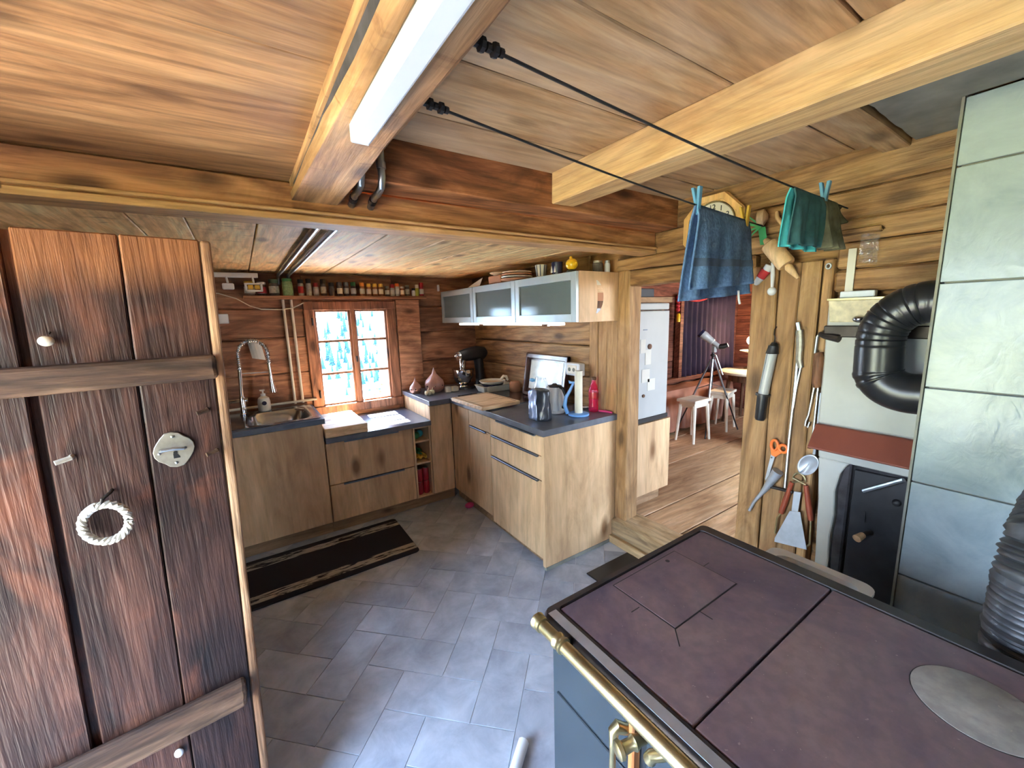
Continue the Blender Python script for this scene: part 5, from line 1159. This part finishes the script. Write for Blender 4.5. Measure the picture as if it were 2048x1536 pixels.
MB().box((.548, Y0+.036, .850), (1.125, .3100, .8685)).build('top_plate', 'plate', rg, bevel=.003, seg=2)
lid = MB().box((.711, .458, .8686), (.961, .632, .8700)).build('square_lid', 'plate', rg, bevel=.001)
MB().box((.708, .455, .8683), (.964, .635, .8688)).build('lid_gap', 'black', rg)
MB().cyl((.905, .615, .8699), (.905, .615, .8703), .006, n=12).build('lid_hole', 'black', lid)
for a, b2 in (((.675, .423), (.708, .456)), ((.80, .455), (.80, .425)), ((.964, .545), (.99, .545)), ((.70, .545), (.672, .545))):
    d = Vector((b2[0]-a[0], b2[1]-a[1], 0)); n_ = Vector((-d.y, d.x, 0)).normalized()*.0012; mb = MB()
    p, q_ = Vector((*a, .8683)), Vector((*b2, .8683)); mb.add([p-n_, p+n_, q_+n_, q_-n_, p-n_+Vector((0, 0, .0006)), p+n_+Vector((0, 0, .0006)), q_+n_+Vector((0, 0, .0006)), q_-n_+Vector((0, 0, .0006))], [(0, 1, 2, 3), (4, 5, 6, 7), (0, 1, 5, 4), (1, 2, 6, 5), (2, 3, 7, 6), (3, 0, 4, 7)]); mb.build('slit', 'black', rg)
MB().lathe((.970, .0546, .8680), [(.0845, 0), (.0845, .0008)], 48).build('ring_gap', 'black', rg)
MB().lathe((.970, .0546, .8685), [(.0828, 0), (.0828, .0012), (.081, .0018)], 48).build('ring_lid', 'plate_ring', rg, smooth=True)
MB().box((.526, Y0+.04, .675), (.531, Y1-.03, .818)).build('front_panel', 'enamel', rg, bevel=.002)
MB().box((.526, Y0+.04, .10), (.531, Y1-.03, .662)).build('front_panel', 'enamel', rg, bevel=.002)
rx, rz = .482, .868
ra = MB().cyl((rx, .632, rz), (rx, Y0-.05, rz), .0135, n=18).build('brass_rail', 'brass', rg, smooth=True)
MB().lathe((rx, .630, rz), [(.0135, 0), (.017, .002), (.0175, .008), (.014, .011), (.018, .015), (.019, .023), (.015, .027)], 18, (0, 1, 0)).build('finial', 'brass', ra, smooth=True)
for yy in (.572, -.1):
    MB().lathe((rx, yy-.014, rz), [(.0135, 0), (.0175, .003), (.0175, .009), (.0155, .012), (.0155, .017), (.0175, .020), (.0175, .026), (.0135, .029)], 18, (0, 1, 0)).build('collar', 'brass', ra, smooth=True)
    MB().tube([(rx+.012, yy, rz-.002), (.512, yy, rz-.012)], [.008, .011], 12).build('bracket', 'black', ra, smooth=True)
od = MB().box((.519, -.2, .30), (.526, .405, .655)).build('oven_door', 'enamel', rg, bevel=.003)
hp = MB().box((.505, .398, .68), (.526, .412, .845)).build('latch_board', 'orange', rg, bevel=.003)
M['latchwood'] = wood('oiled_latch_wood', S('#d98d45'), S('#c4732c'), S('#94501c'), 'z', kdens=.99, vary=.0); hp.data.materials[0] = M['latchwood']
MB().tube([(.525, .412, .785), (.505, .418, .79), (.492, .425, .797), (.486, .428, .79), (.486, .43, .74), (.486, .43, .66)], [.010, .010, .012, .010, .006, .007], 12).build('latch_lever', 'brass', rg, smooth=True)
MB().lathe((.455, .395, .800), [(.010, 0), (.0155, .003), (.0165, .010), (.011, .014), (.010, .03), (.014, .036), (.010, .045), (.010, .07)], 16, (.9, -.25, .1)).build('turn_knob', 'brass', rg, smooth=True)
MB().tube([(.49, .352, .805), (.488, .347, .818), (.50, .335, .824), (.525, .33, .828)], [.011, .010, .010, .014], 12).build('valve_arm', 'brass', rg, smooth=True)
o = MB().tube([(.68, 1.02, .022), (.60, .96, .022), (.545, .90, .022), (.50, .80, .022)], .02, 10).build('pale_hose', 'white', smooth=True); tag(o, 'pale hose end lying on the floor beside the range', 'hose')

fd = thing('flexible_duct', (1.33, .02, .60), 'grey crumpled flexible duct rising behind the range', 'duct')
pth = [(1.30, .025, .35), (1.30, .025, .86), (1.305, .025, .98), (1.33, .02, 1.06), (1.39, .01, 1.115), (1.48, 0, 1.14), (1.69, -.01, 1.145)]
pts = []; rs = []
for k in range(241):
    p, _ = along(pth, k/240); pts.append(p); rs.append(.066+.0032*sin(k*2.1)+.006*noise.noise((k*.22, 1, 2)))
MB().tube(pts, rs, 20).build('duct', 'grey_flex', fd, smooth=True)
MB().tube([(1.30, .025, 0), (1.30, .025, .36)], .066, 20).build('stub', 'black_metal', fd, smooth=True)

bn = thing('plastic_bin', (1.42, .47, 0), 'pale plastic bin with a wide rim behind the range', 'bin')
mb = MB(); loops(mb, [rrect(1.30, 1.53, .37, .57, .04, .001), rrect(1.27, 1.555, .335, .605, .04, .66), rrect(1.255, 1.57, .32, .62, .04, .662), rrect(1.255, 1.57, .32, .62, .04, .672), rrect(1.285, 1.54, .35, .59, .04, .668), rrect(1.305, 1.52, .38, .56, .04, .30)])
mb.build('tub', 'white', bn, smooth=True)

# ------------------------------------------------------------------ tiled stove
ts = thing('tiled_stove', (1.86, -.2, 0), 'tall stove column clad in large glossy white tiles', 'tiled stove')
MB().box((1.712, -1.2, 0), (1.978, .298, 2.097)).build('core', 'cement', ts)
zs = [.0, .362, .679, 1.0, 1.30, 1.607, 1.92, 2.097]; ysn = [.306, -.30, -.90, -1.2]
for a, b2 in zip(zs, zs[1:]):
    for y1, y0 in zip(ysn, ysn[1:]):
        MB().box((1.699, y0+.002, a+.0025), (1.712, y1-.001, b2-.0025)).build('tile', 'tile', ts, bevel=.0015)
for a, b2 in zip(zs, zs[1:]): MB().box((1.713, .2985, a+.0025), (1.978, .3055, b2-.0025)).build('tile', 'tile', ts, bevel=.001)
o = MB().box((1.693, .3065, .0), (1.712, .3125, 2.097)).build('corner_strip', 'cement', ts)

ms = thing('masonry_hearth', (1.97, .48, 0), 'whitewashed masonry hearth with black iron door', 'hearth')
rr = random.Random(5)
edge = [(.600-.03*(z/1.0)*0+rr.uniform(-.006, .006), z) for z in [0, .1, .2, .3, .4, .5, .6, .7, .8]]
MB().prism([(.3135, 1.075), (.648, 1.075), (.652, 1.574), (.3135, 1.574)], 'yz', 1.945, 2.04).build('upper_wall', 'plaster', ms, bevel=.006)
hole = [(.345, .0), (.345, .905), (.40, .915), (.46, .91), (.52, .922), (.555, .915), (.566, .88), (.560, .80), (.568, .70), (.561, .60), (.570, .5), (.563, .3), (.565, .0)]
outl = [(.3135, 0), (.3135, 1.075), (.648, 1.075), (.63, .9), (.62, .7), (.605, .5), (.603, .2), (.60, 0)]
mb = MB(); mb.prism([(.3135, .93), (.3135, 1.075), (.648, 1.075), (.634, .93)], 'yz', 1.945, 2.04)
mb.build('lower_wall', 'plaster', ms, bevel=.004)
left = [(.563, .0), (.570, .3), (.563, .5), (.568, .60), (.560, .70), (.567, .80), (.556, .88), (.54, .915), (.53, .93), (.634, .93), (.62, .75), (.61, .5), (.603, .2), (.60, .0)]
MB().prism(left, 'yz', 1.945, 2.04).build('side_wall', 'plaster', ms, bevel=.004)
MB().prism([(.3135, .0), (.345, 0), (.345, .93), (.3135, .93)], 'yz', 1.95, 2.04).build('side_wall', 'soot_and_shade', ms)
mb = MB(); soot_and_shade = [(.525, .0), (.56, 0), (.566, .2), (.558, .4), (.565, .55), (.558, .7), (.564, .82), (.55, .91), (.525, .93)]
mb.prism(soot_and_shade, 'yz', 1.958, 2.02).build('broken_edge', 'soot_and_shade', ms, bevel=.006)
idr = MB().prism([(.322, .25), (.518, .25), (.520, .905), (.322, .912)], 'yz', 1.972, 1.985).build('iron_door', 'cast', ms, bevel=.003)
MB().box((1.985, .3, .0), (2.03, .56, .95)).build('recess_back', 'soot_and_shade', ms)
mb = MB(); mb.tube([(1.971, .448, .665), (1.95, .452, .668), (1.935, .462, .66)], [.012, .010, .010], 10); mb.build('door_knob_stem', 'iron', idr, smooth=True)
MB().tube([(1.937, .461, .66), (1.905, .470, .652)], [.012, .015], 12).build('wooden_knob', 'pale_wood', idr, smooth=True)
for (y, z) in ((.384, .815), (.35, .86)): MB().ball((1.970, y, z), .012, .014, .014).build('rivet', 'cast', idr, smooth=True)
MB().box((1.968, .468, .70), (1.9725, .474, .745)).build('slot', 'black', idr)
MB().tube([(1.94, .475, .838), (1.90, .36, .932)], .008, 8).build('pry_bar', 'zinc', ms, smooth=True)
hd = thing('smoke_hood_board', (1.91, .49, .97), 'slanted oxide-red board jutting from the whitewashed hearth', 'board')
mb = MB(); A = [(1.943, 1.075), (1.943, 1.062), (1.868, .982), (1.860, .990), (1.925, 1.075)]
mb.prism(A, 'xz', .3135, .648).build('slanted_board', 'hood', hd, bevel=.003)
MB().prism([(1.943, 1.060), (1.943, .975), (1.869, .980)], 'xz', .640, .650).build('end_bracket', 'brown_wood', hd)
el = thing('stove_pipe_elbow', (1.80, .40, 1.2), 'big black folded stove pipe elbow at the side of the tiled stove', 'stove pipe')
pth = [(1.80, .30, 1.555)]+[(1.80, .328+.118*cos(radians(a)), 1.437+.118*sin(radians(a))) for a in range(90, -1, -6)]+[(1.80, .446, 1.40), (1.80, .444, 1.345)]+[(1.80, .352+.092*cos(radians(a)), 1.335+.075*sin(radians(a))) for a in range(0, -91, -9)]+[(1.80, .30, 1.262)]
pts = []; rs = []
for k in range(140):
    p, _ = along(pth, k/139); t = k/139; pts.append(p); r_ = .0655
    if t < .50: r_ += .0022*(1 if (int(t*44) % 2) else -1)*0 ; r_ -= .004*max(0, 1-abs(((t*22) % 1)-.5)/.10)
    if abs(t-.66) < .01 or abs(t-.70) < .008: r_ += .003
    rs.append(r_)
MB().tube(pts, rs, 26).build('pipe', 'black_metal', el, smooth=True)
MB().tube([(1.80, .299, 1.555), (1.80, .31, 1.555)], .075, 26).build('collar', 'black_metal', el, smooth=True)
MB().box((1.93, .33, 1.43), (1.944, .655, 1.475)).build('damper_arm', 'iron', ms, bevel=.004)
MB().ball((1.93, .545, 1.50), .022, .022, .014).build('damper_knob', 'steel', ms, smooth=True)
MB().prism([(.3135, 1.488), (.640, 1.488), (.650, 1.572), (.3135, 1.572)], 'yz', 1.935, 1.9445).build('soot_board', 'garlic', ms, bevel=.003)
MB().box((1.928, .3135, 1.572), (2.0, .652, 1.579)).build('brass_edge', 'brass', ms)
MB().prism([(.43, 1.515), (.515, 1.512), (.525, 1.53), (.44, 1.54)], 'yz', 1.915, 1.934).build('wooden_handle', 'terracotta', ms, bevel=.004)
o = MB().box((1.95, .515, 1.5795), (1.985, .62, 1.605)).build('plastic_gauge', 'white', bevel=.003); tag(o, 'long white plastic gauge lying on the hearth ledge', 'gauge')
o = MB().box((1.978, .590, 1.606), (1.983, .615, 1.765)).build('plastic_strip', 'ivory'); tag(o, 'pale vertical strip on the log wall above the gauge', 'strip')
o = MB().sheet(lambda u, v: (1.965-.012*noise.noise((u*5, v*5, 1)), .578-u*.055, 1.815-v*.105-.012*u), 12, 14).build('zip_bag', 'clear', smooth=True); tag(o, 'empty clear zip bag pinned to the log wall', 'bag')
o = MB().plank((1.955, .52, 1.815), (1.988, .64, 1.835), 'y', 2, .002).build('wall_peg', 'right', bevel=.004); tag(o, 'short wooden peg strip above the clear bag', 'peg')

# ------------------------------------------------------------------ clock and things on the wall
ck = thing('wall_clock', (1.965, 1.15, 1.79), 'octagonal yellow wooden wall clock half hidden by the blue towel', 'clock'); cy, cz = 1.157, 1.945
def octo(r, off=22.5): return [(cy+r*cos(radians(off+45*k)), cz+r*sin(radians(off+45*k))) for k in range(8)]
MB().prism(octo(.160), 'yz', 1.955, 1.984).build('case', 'clock', ck, bevel=.004)
mb = MB(); o1 = octo(.158); o2 = octo(.128); vs = [(1.955, *p) for p in o1]+[(1.943, *p) for p in o1]+[(1.943, *p) for p in o2]+[(1.95, *p) for p in o2]; fs = []
for L_ in range(3):
    for k in range(8): fs.append((L_*8+k, L_*8+(k+1) % 8, L_*8+8+(k+1) % 8, L_*8+8+k))
mb.add(vs, fs).build('bezel', 'clock', ck, bevel=.002)
MB().cyl((1.9545, cy, cz), (1.950, cy, cz), .112, n=40).build('dial', 'ivory', ck, smooth=True)
MB().tube([(1.950, cy+.113*cos(a*pi/20), cz+.113*sin(a*pi/20)) for a in range(40)], .004, 6, closed=True).build('dial_rim', 'brass', ck, smooth=True)
for h in range(1, 13):
    a = radians(90-30*h); text('numeral', str(h), .034, 'black', ck, (1.9490, cy-.088*cos(a), cz+.088*sin(a)), (0, -1, 0), (0, 0, 1))
for (ang, L_, w) in ((60, .055, .004), (200, .08, .003)):
    a = radians(ang); MB().tube([(1.948, cy, cz), (1.948, cy-L_*cos(a), cz+L_*sin(a))], w, 6).build('hand', 'black', ck)

def V(y, z, x=1.955): return Vector((x, y, z))
il = thing('inspection_lamp', (1.95, .86, 1.03), 'hanging inspection lamp with frosted tube and black handle', 'lamp')
MB().tube([V(.842, 1.385), V(.846, 1.355), V(.846, 1.35)], [.020, .024, .026], 12).build('cap', 'black', il, smooth=True)
MB().tube([V(.842, 1.40), V(.841, 1.385)], [.010, .018], 10).build('neck', 'black', il, smooth=True)
MB().tube([V(.847, 1.352), V(.870, 1.162)], .021, 14).build('tube_glass', 'fridge', il, smooth=True)
MB().tube([V(.8595, 1.352, 1.937), V(.882, 1.162, 1.937)][::-1], .003, 6).build('reflector_edge', 'zinc', il, smooth=True)
MB().tube([V(.870, 1.165), V(.871, 1.155)], [.030, .030], 12).build('collar', 'black', il, smooth=True)
MB().tube([V(.871, 1.158), V(.876, 1.05), V(.877, 1.040)], [.023, .022, .018], 12).build('grip', 'black', il, smooth=True)
MB().tube([V(.842, 1.398), V(.838, 1.42), V(.845, 1.435), V(.848, 1.455, 1.965), V(.843, 1.468, 1.972)], .0025, 6).build('hook', 'iron', il, smooth=True)

po = thing('fire_poker', (1.96, .745, .73), 'long thin fire poker with taped grip hanging on the planks', 'poker')
MB().tube([V(.756, 1.487), V(.748, 1.455)], .008, 8).build('tip', 'zinc', po, smooth=True)
MB().tube([V(.748, 1.455), V(.742, 1.40), V(.740, 1.33), V(.731, 1.297)], [.013, .014, .012, .011], 9).build('tape_grip', 'pewter', po, smooth=True)
MB().tube([V(.745, 1.42), V(.746, 1.18), V(.750, .98), V(.750, .75)], .0055, 7).build('rod', 'zinc', po, smooth=True)
MB().tube([V(.730, 1.31), V(.741, 1.20), V(.745, 1.12)], .004, 7).build('side_rod', 'zinc', po, smooth=True)
MB().tube([V(.822, .733), V(.717, .740)], .007, 7).build('cross_bar', 'iron', po, smooth=True)
wk = thing('crank_whisk', (1.95, .668, 1.05), 'crank whisk with brown wooden grip beside the plaster', 'whisk')
MB().tube([V(.675, 1.44), V(.682, 1.43), V(.684, 1.36)], .005, 7).build('top_wire', 'zinc', wk, smooth=True)
MB().tube([V(.672, 1.365), V(.668, 1.345), V(.667, 1.24), V(.665, 1.22)], [.014, .020, .019, .013], 12).build('wooden_grip', 'brown_wood', wk, smooth=True)
MB().tube([V(.676, 1.22), V(.686, 1.10), V(.694, 1.07), V(.695, 1.05), V(.685, 1.045), V(.680, 1.07)], .0035, 7).build('wire_loop', 'zinc', wk, smooth=True)
MB().tube([V(.662, 1.22), V(.664, 1.0)], .004, 7).build('wire', 'zinc', wk, smooth=True)
MB().tube([V(.672, 1.44), V(.65, 1.435, 1.94), V(.60, 1.425, 1.93)], [.010, .014, .016], 9).build('crank', 'iron', wk, smooth=True)
sn_ = thing('serving_spoon', (1.95, .665, .83), 'big steel serving spoon hanging bowl down', 'spoon')
MB().tube([V(.650, 1.20), V(.651, .99), V(.653, .935)], [.004, .0045, .006], 8).build('handle', 'softsteel', sn_, smooth=True)
mb = MB()
def spoonf(u, v):
    a = u*2*pi; r = v; cy_, cz_ = .668, .885; ax = Vector((.032, -.062)).normalized(); bx_ = Vector((-ax.y, ax.x))
    pp = ax*(cos(a)*r*.052)+bx_*(sin(a)*r*.034); return (1.950-.012*(1-r*r)*-1-.006, cy_+pp.x, cz_+pp.y)
mb.sheet(spoonf, 24, 6); mb.build('bowl', 'softsteel', sn_, smooth=True, solid=.0015)
sci = thing('scissors', (1.95, .80, .76), 'orange-handled scissors hanging on the planks', 'scissors')
for (y, z, ry, rz_) in ((.806, .935, .014, .024), (.770, .928, .016, .017)):
    MB().tube([V(y+ry*cos(2*pi*k/24), z+rz_*sin(2*pi*k/24), 1.955) for k in range(24)], .0062, 8, closed=True).build('handle_loop', 'orange', sci, smooth=True)
MB().prism([(.822, .918), (.815, .885), (.797, .882), (.775, .905), (.785, .925), (.80, .912)], 'yz', 1.951, 1.960).build('handle_bridge', 'orange', sci, bevel=.002)
MB().prism([(.815, .892), (.800, .885), (.818, .79), (.833, .755)], 'yz', 1.954, 1.957).build('blade', 'softsteel', sci)
MB().prism([(.818, .895), (.806, .889), (.828, .77), (.836, .76)], 'yz', 1.958, 1.961).build('blade', 'softsteel', sci)
MB().cyl((1.952, .813, .875), (1.963, .813, .875), .004, n=10).build('pivot', 'steel', sci, smooth=True)
fn_ = thing('metal_funnel', (1.95, .84, .58), 'grey metal cone funnel tilted on the planks', 'funnel')
MB().tube([V(.783, .818), V(.830, .715), V(.846, .685), V(.874, .635), V(.893, .582)], [.024, .013, .009, .007, .007], 14).build('cone', 'softsteel', fn_, smooth=True)
spt = thing('spatula', (1.95, .70, .48), 'wide steel spatula blade hanging on the planks', 'spatula')
MB().prism([(.718, .655), (.768, .50), (.768, .482), (.64, .505), (.678, .666)], 'yz', 1.941, 1.9435).build('blade', 'softsteel', spt, bevel=.0005)
MB().prism([(.710, .75), (.712, .63), (.690, .63), (.682, .755)], 'yz', 1.9436, 1.947).build('shank', 'softsteel', spt)
tg = thing('tongs', (1.95, .695, .52), 'long tongs with two reddish lacquered handles', 'tongs')
MB().tube([V(.724, .785)]+[V(.698+.027*cos(radians(a)), .79+.045*sin(radians(a))) for a in range(160, 19, -14)]+[V(.671, .79)], .004, 7).build('spring_bow', 'brass', tg, smooth=True)
for (a, b2) in (((.724, .785), (.756, .626)), ((.671, .789), (.641, .640))):
    MB().tube([V(*a), V(a[0]*.3+b2[0]*.7, a[1]*.3+b2[1]*.7), V(*b2)], [.009, .0125, .011], 12).build('handle', 'wood_red', tg, smooth=True)
MB().tube([V(.641, .64), V(.636, .53), V(.652, .50)], .004, 7).build('arm', 'brass', tg, smooth=True)
MB().tube([V(.756, .626), V(.768, .60, 1.95), V(.772, .52, 1.95)], .004, 7).build('arm', 'brass', tg, smooth=True)
rpn = thing('rolling_pin', (1.95, .85, 1.67), 'small pale wooden rolling pin hanging crookedly by the clock', 'rolling pin')
A = Vector((1.945, .905, 1.845)); B = Vector((1.945, .765, 1.668)); d = B-A
MB().tube([A, A+d*.06, A+d*.10, A+d*.12], [.010, .014, .014, .008], 14).build('handle', 'pale_wood', rpn, smooth=True)
MB().tube([A+d*.12, A+d*.14, A+d*.64, A+d*.67], [.031, .035, .035, .031], 18).build('roller', 'pale_wood', rpn, smooth=True)
MB().tube([A+d*.67, A+d*.72, A+d*.80, A+d], [.010, .016, .014, .006], 14).build('handle', 'pale_wood', rpn, smooth=True)
o = MB().tube([(1.965, .875, 1.955), (1.96, .87, 1.93), (1.955, .83, 1.875), (1.95, .82, 1.86)], [.007, .009, .009, .008], 10).build('wooden_stick', 'pale_wood', smooth=True); tag(o, 'thin wooden stick behind the rolling pin', 'stick')
o = MB().lathe((1.955, .905, 1.94), [(.012, 0), (.035, .015), (.03, .04), (.01, .045)], 14, (-.3, 1, 0)).build('wooden_scoop', 'pale_wood', smooth=True); tag(o, 'round wooden scoop head hanging next to the clock', 'scoop')
gr = thing('green_ribbon_bow', (1.95, .93, 1.83), 'green ribbon bow knotted at the end of the towel line', 'ribbon')
for k, (dy, dz) in enumerate(((.060, .055), (.075, .02), (.07, -.02), (.055, -.055), (.085, .04))):
    MB().sheet(lambda u, v, dy=dy, dz=dz: (1.945-.01*sin(u*3), .925+dy*u, 1.905+dz*u+(v-.5)*.012*(1-.6*u)), 6, 1).build('loop', 'green', gr, solid=.0012)
MB().sheet(lambda u, v: (1.948, .925-.015*u+(v-.5)*.03, 1.90-.075*u), 5, 2).build('tail', 'green', gr, solid=.0012)
hk = thing('mini_boot_charm', (1.95, .90, 1.62), 'red and white knitted boot charm with white pompom', 'charm')
MB().tube([V(.884, 1.745), V(.876, 1.775), V(.868, 1.765), V(.873, 1.745)], .003, 6, closed=True).build('ring', 'brass', hk, smooth=True)
MB().tube([V(.885, 1.735), V(.898, 1.71)], [.015, .018], 10).build('boot_top', 'white', hk, smooth=True)
MB().tube([V(.896, 1.715), V(.918, 1.685)], [.020, .018], 10).build('boot_middle', 'red', hk, smooth=True)
MB().tube([V(.916, 1.688), V(.934, 1.662), V(.938, 1.655)], [.017, .013, .006], 10).build('boot_toe', 'white', hk, smooth=True)
MB().tube([V(.872, 1.745), V(.868, 1.69), V(.867, 1.64)], [.007, .009, .006], 8).build('cord', 'white', hk, smooth=True)
MB().ball(V(.867, 1.622), .018).build('pompom', 'white', hk, smooth=True)
o = MB().tube([V(.667+.008*cos(2*pi*k/16), 1.706+.010*sin(2*pi*k/16)) for k in range(16)], .003, 6, closed=True).build('screw_eye', 'zinc', smooth=True); tag(o, 'small metal screw eye in the post planks', 'screw eye')

# ------------------------------------------------------------------ washing lines and what hangs on them
L2a, L2b = Vector((.34, .80, 1.962)), Vector((1.97, .925, 1.905)); L1a, L1b = Vector((.34, .597, 1.962)), Vector((1.97, .63, 1.915))
for a, b2, lab in ((L2a, L2b, 'thin black washing line carrying the blue towel'), (L1a, L1b, 'thin black washing line carrying the teal cloth')):
    w = thing('washing_line', a, lab, 'washing line', 'washing lines')
    MB().tube([a.lerp(b2, k/12)+Vector((0, 0, -.012*sin(pi*k/12))) for k in range(13)], .0028, 6).build('cord', 'black', w, smooth=True)
    d = (b2-a).normalized(); mb = MB()
    for k in range(5): mb.tube([a+d*(.003+k*.012), a+d*(.010+k*.012)], [.011 if k % 2 else .007]*2, 8)
    mb.build('knot', 'black', w, smooth=True); MB().tube([a-d*.012, a+d*.004], .004, 6).build('screw_hook', 'iron', w)
def lp(a, b2, t): return a.lerp(b2, t)+Vector((0, 0, -.012*sin(pi*t)))
def hang(name, mat, a, b2, t0, t1, drop0, drop1, lab, amp=.012, side=1, wid=1.0, par=None):
    mb = MB()
    def fn(u, v):
        t = t0+(t1-t0)*(u if True else 0); p = lp(a, b2, t); drop = drop0+(drop1-drop0)*u; s = v
        flare = 1+.16*s*(wid); pc = lp(a, b2, .5*(t0+t1)); q_ = pc+(p-pc)*flare
        return (q_.x, q_.y+side*.010*min(1, s*6)+amp*s*sin(u*15+2*s)+.5*amp*s*sin(u*31), p.z+.003-s*drop)
    return mb.sheet(fn, 36, 22)
tw = thing('hand_towel', lp(L2a, L2b, .77)+Vector((0, 0, -.35)), 'blue terry hand towel folded over the washing line', 'towel')
hang('t', 'towel', L2a, L2b, .645, .90, .295, .255, '', side=-1).build('front_layer', 'towel', tw, smooth=True, solid=.006)
hang('t', 'towel', L2a, L2b, .635, .90, .335, .295, '', side=1, wid=1.5).build('back_layer', 'towel', tw, smooth=True, solid=.006)
M['towel_band'] = plain('blue_woven_band', S('#4c6080'), .8, vary=.1, scale=60)
mb = MB()
def band(u, v):
    t = .645+.255*u; p = lp(L2a, L2b, t); s = .62+.10*v; drop = .295-.04*u; pc = lp(L2a, L2b, .7725); q_ = pc+(p-pc)*(1+.16*s)
    return (q_.x, q_.y-.0105-.0045+.012*s*sin(u*15+2*s)+.006*s*sin(u*31), p.z+.003-s*drop)
mb.sheet(band, 36, 3).build('woven_band', 'towel_band', tw, smooth=True)
mb = MB(); pz = lp(L2a, L2b, .885); MB().tube([pz+Vector((0, .012, -.28)), pz+Vector((.012, .014, -.315)), pz+Vector((.022, .014, -.335))], .005, 6).build('care_tag', 'white', tw, smooth=True)
cl = thing('teal_cloth', lp(L1a, L1b, .77)+Vector((0, 0, -.2)), 'dark teal cloth with turquoise lining folded over the front washing line', 'cloth')
hang('c', 'teal_dark', L1a, L1b, .705, .85, .175, .165, '', side=-1, amp=.008).build('outer_layer', 'teal_dark', cl, smooth=True, solid=.004)
hang('c', 'teal', L1a, L1b, .695, .83, .18, .18, '', side=1, amp=.008).build('inner_layer', 'teal', cl, smooth=True, solid=.004)
gl = thing('wrinkled_rag', lp(L1a, L1b, .9)+Vector((0, 0, -.2)), 'grey-green wrinkled rag hanging beside the teal cloth', 'rag')
hang('c', 'olive', L1a, L1b, .845, .93, .17, .165, '', side=-1, amp=.022).build('front_fold', 'olive', gl, smooth=True, solid=.006)
hang('c', 'olive', L1a, L1b, .86, .97, .14, .06, '', side=1, amp=.022).build('back_fold', 'olive', gl, smooth=True, solid=.005)
def peg(p, mat, lab, lean=0.0, sc=1.0, spread=.006):
    t = thing('clothes_peg', p, lab, 'clothes peg', 'clothes pegs on the washing lines')
    for s in (-1, 1):
        MB().obox(p+Vector((lean*.5, s*spread*.8, .012*sc)), (.0075*sc, 0, 0), (0, .0042*sc, 0), (lean*.6, s*.006*sc, .036*sc)).build('half', mat, t, bevel=.0015)
    MB().tube([p+Vector((-.006, 0, .012)), p+Vector((.006, 0, .012))], .004*sc, 8).build('spring', 'steel', t, smooth=True)
peg(lp(L2a, L2b, .648), 'peg_blue', 'light blue clothes peg on the left corner of the blue towel', -.012, 1.25)
peg(lp(L2a, L2b, .885), 'peg_yellow', 'yellow clothes peg on the right corner of the blue towel', -.010, 1.15, .012)
peg(lp(L1a, L1b, .86), 'peg_blue', 'light blue clothes peg holding the teal cloth', -.006, 1.2)
for o in list(bpy.data.objects):
    if '_o' in o: del o['_o']
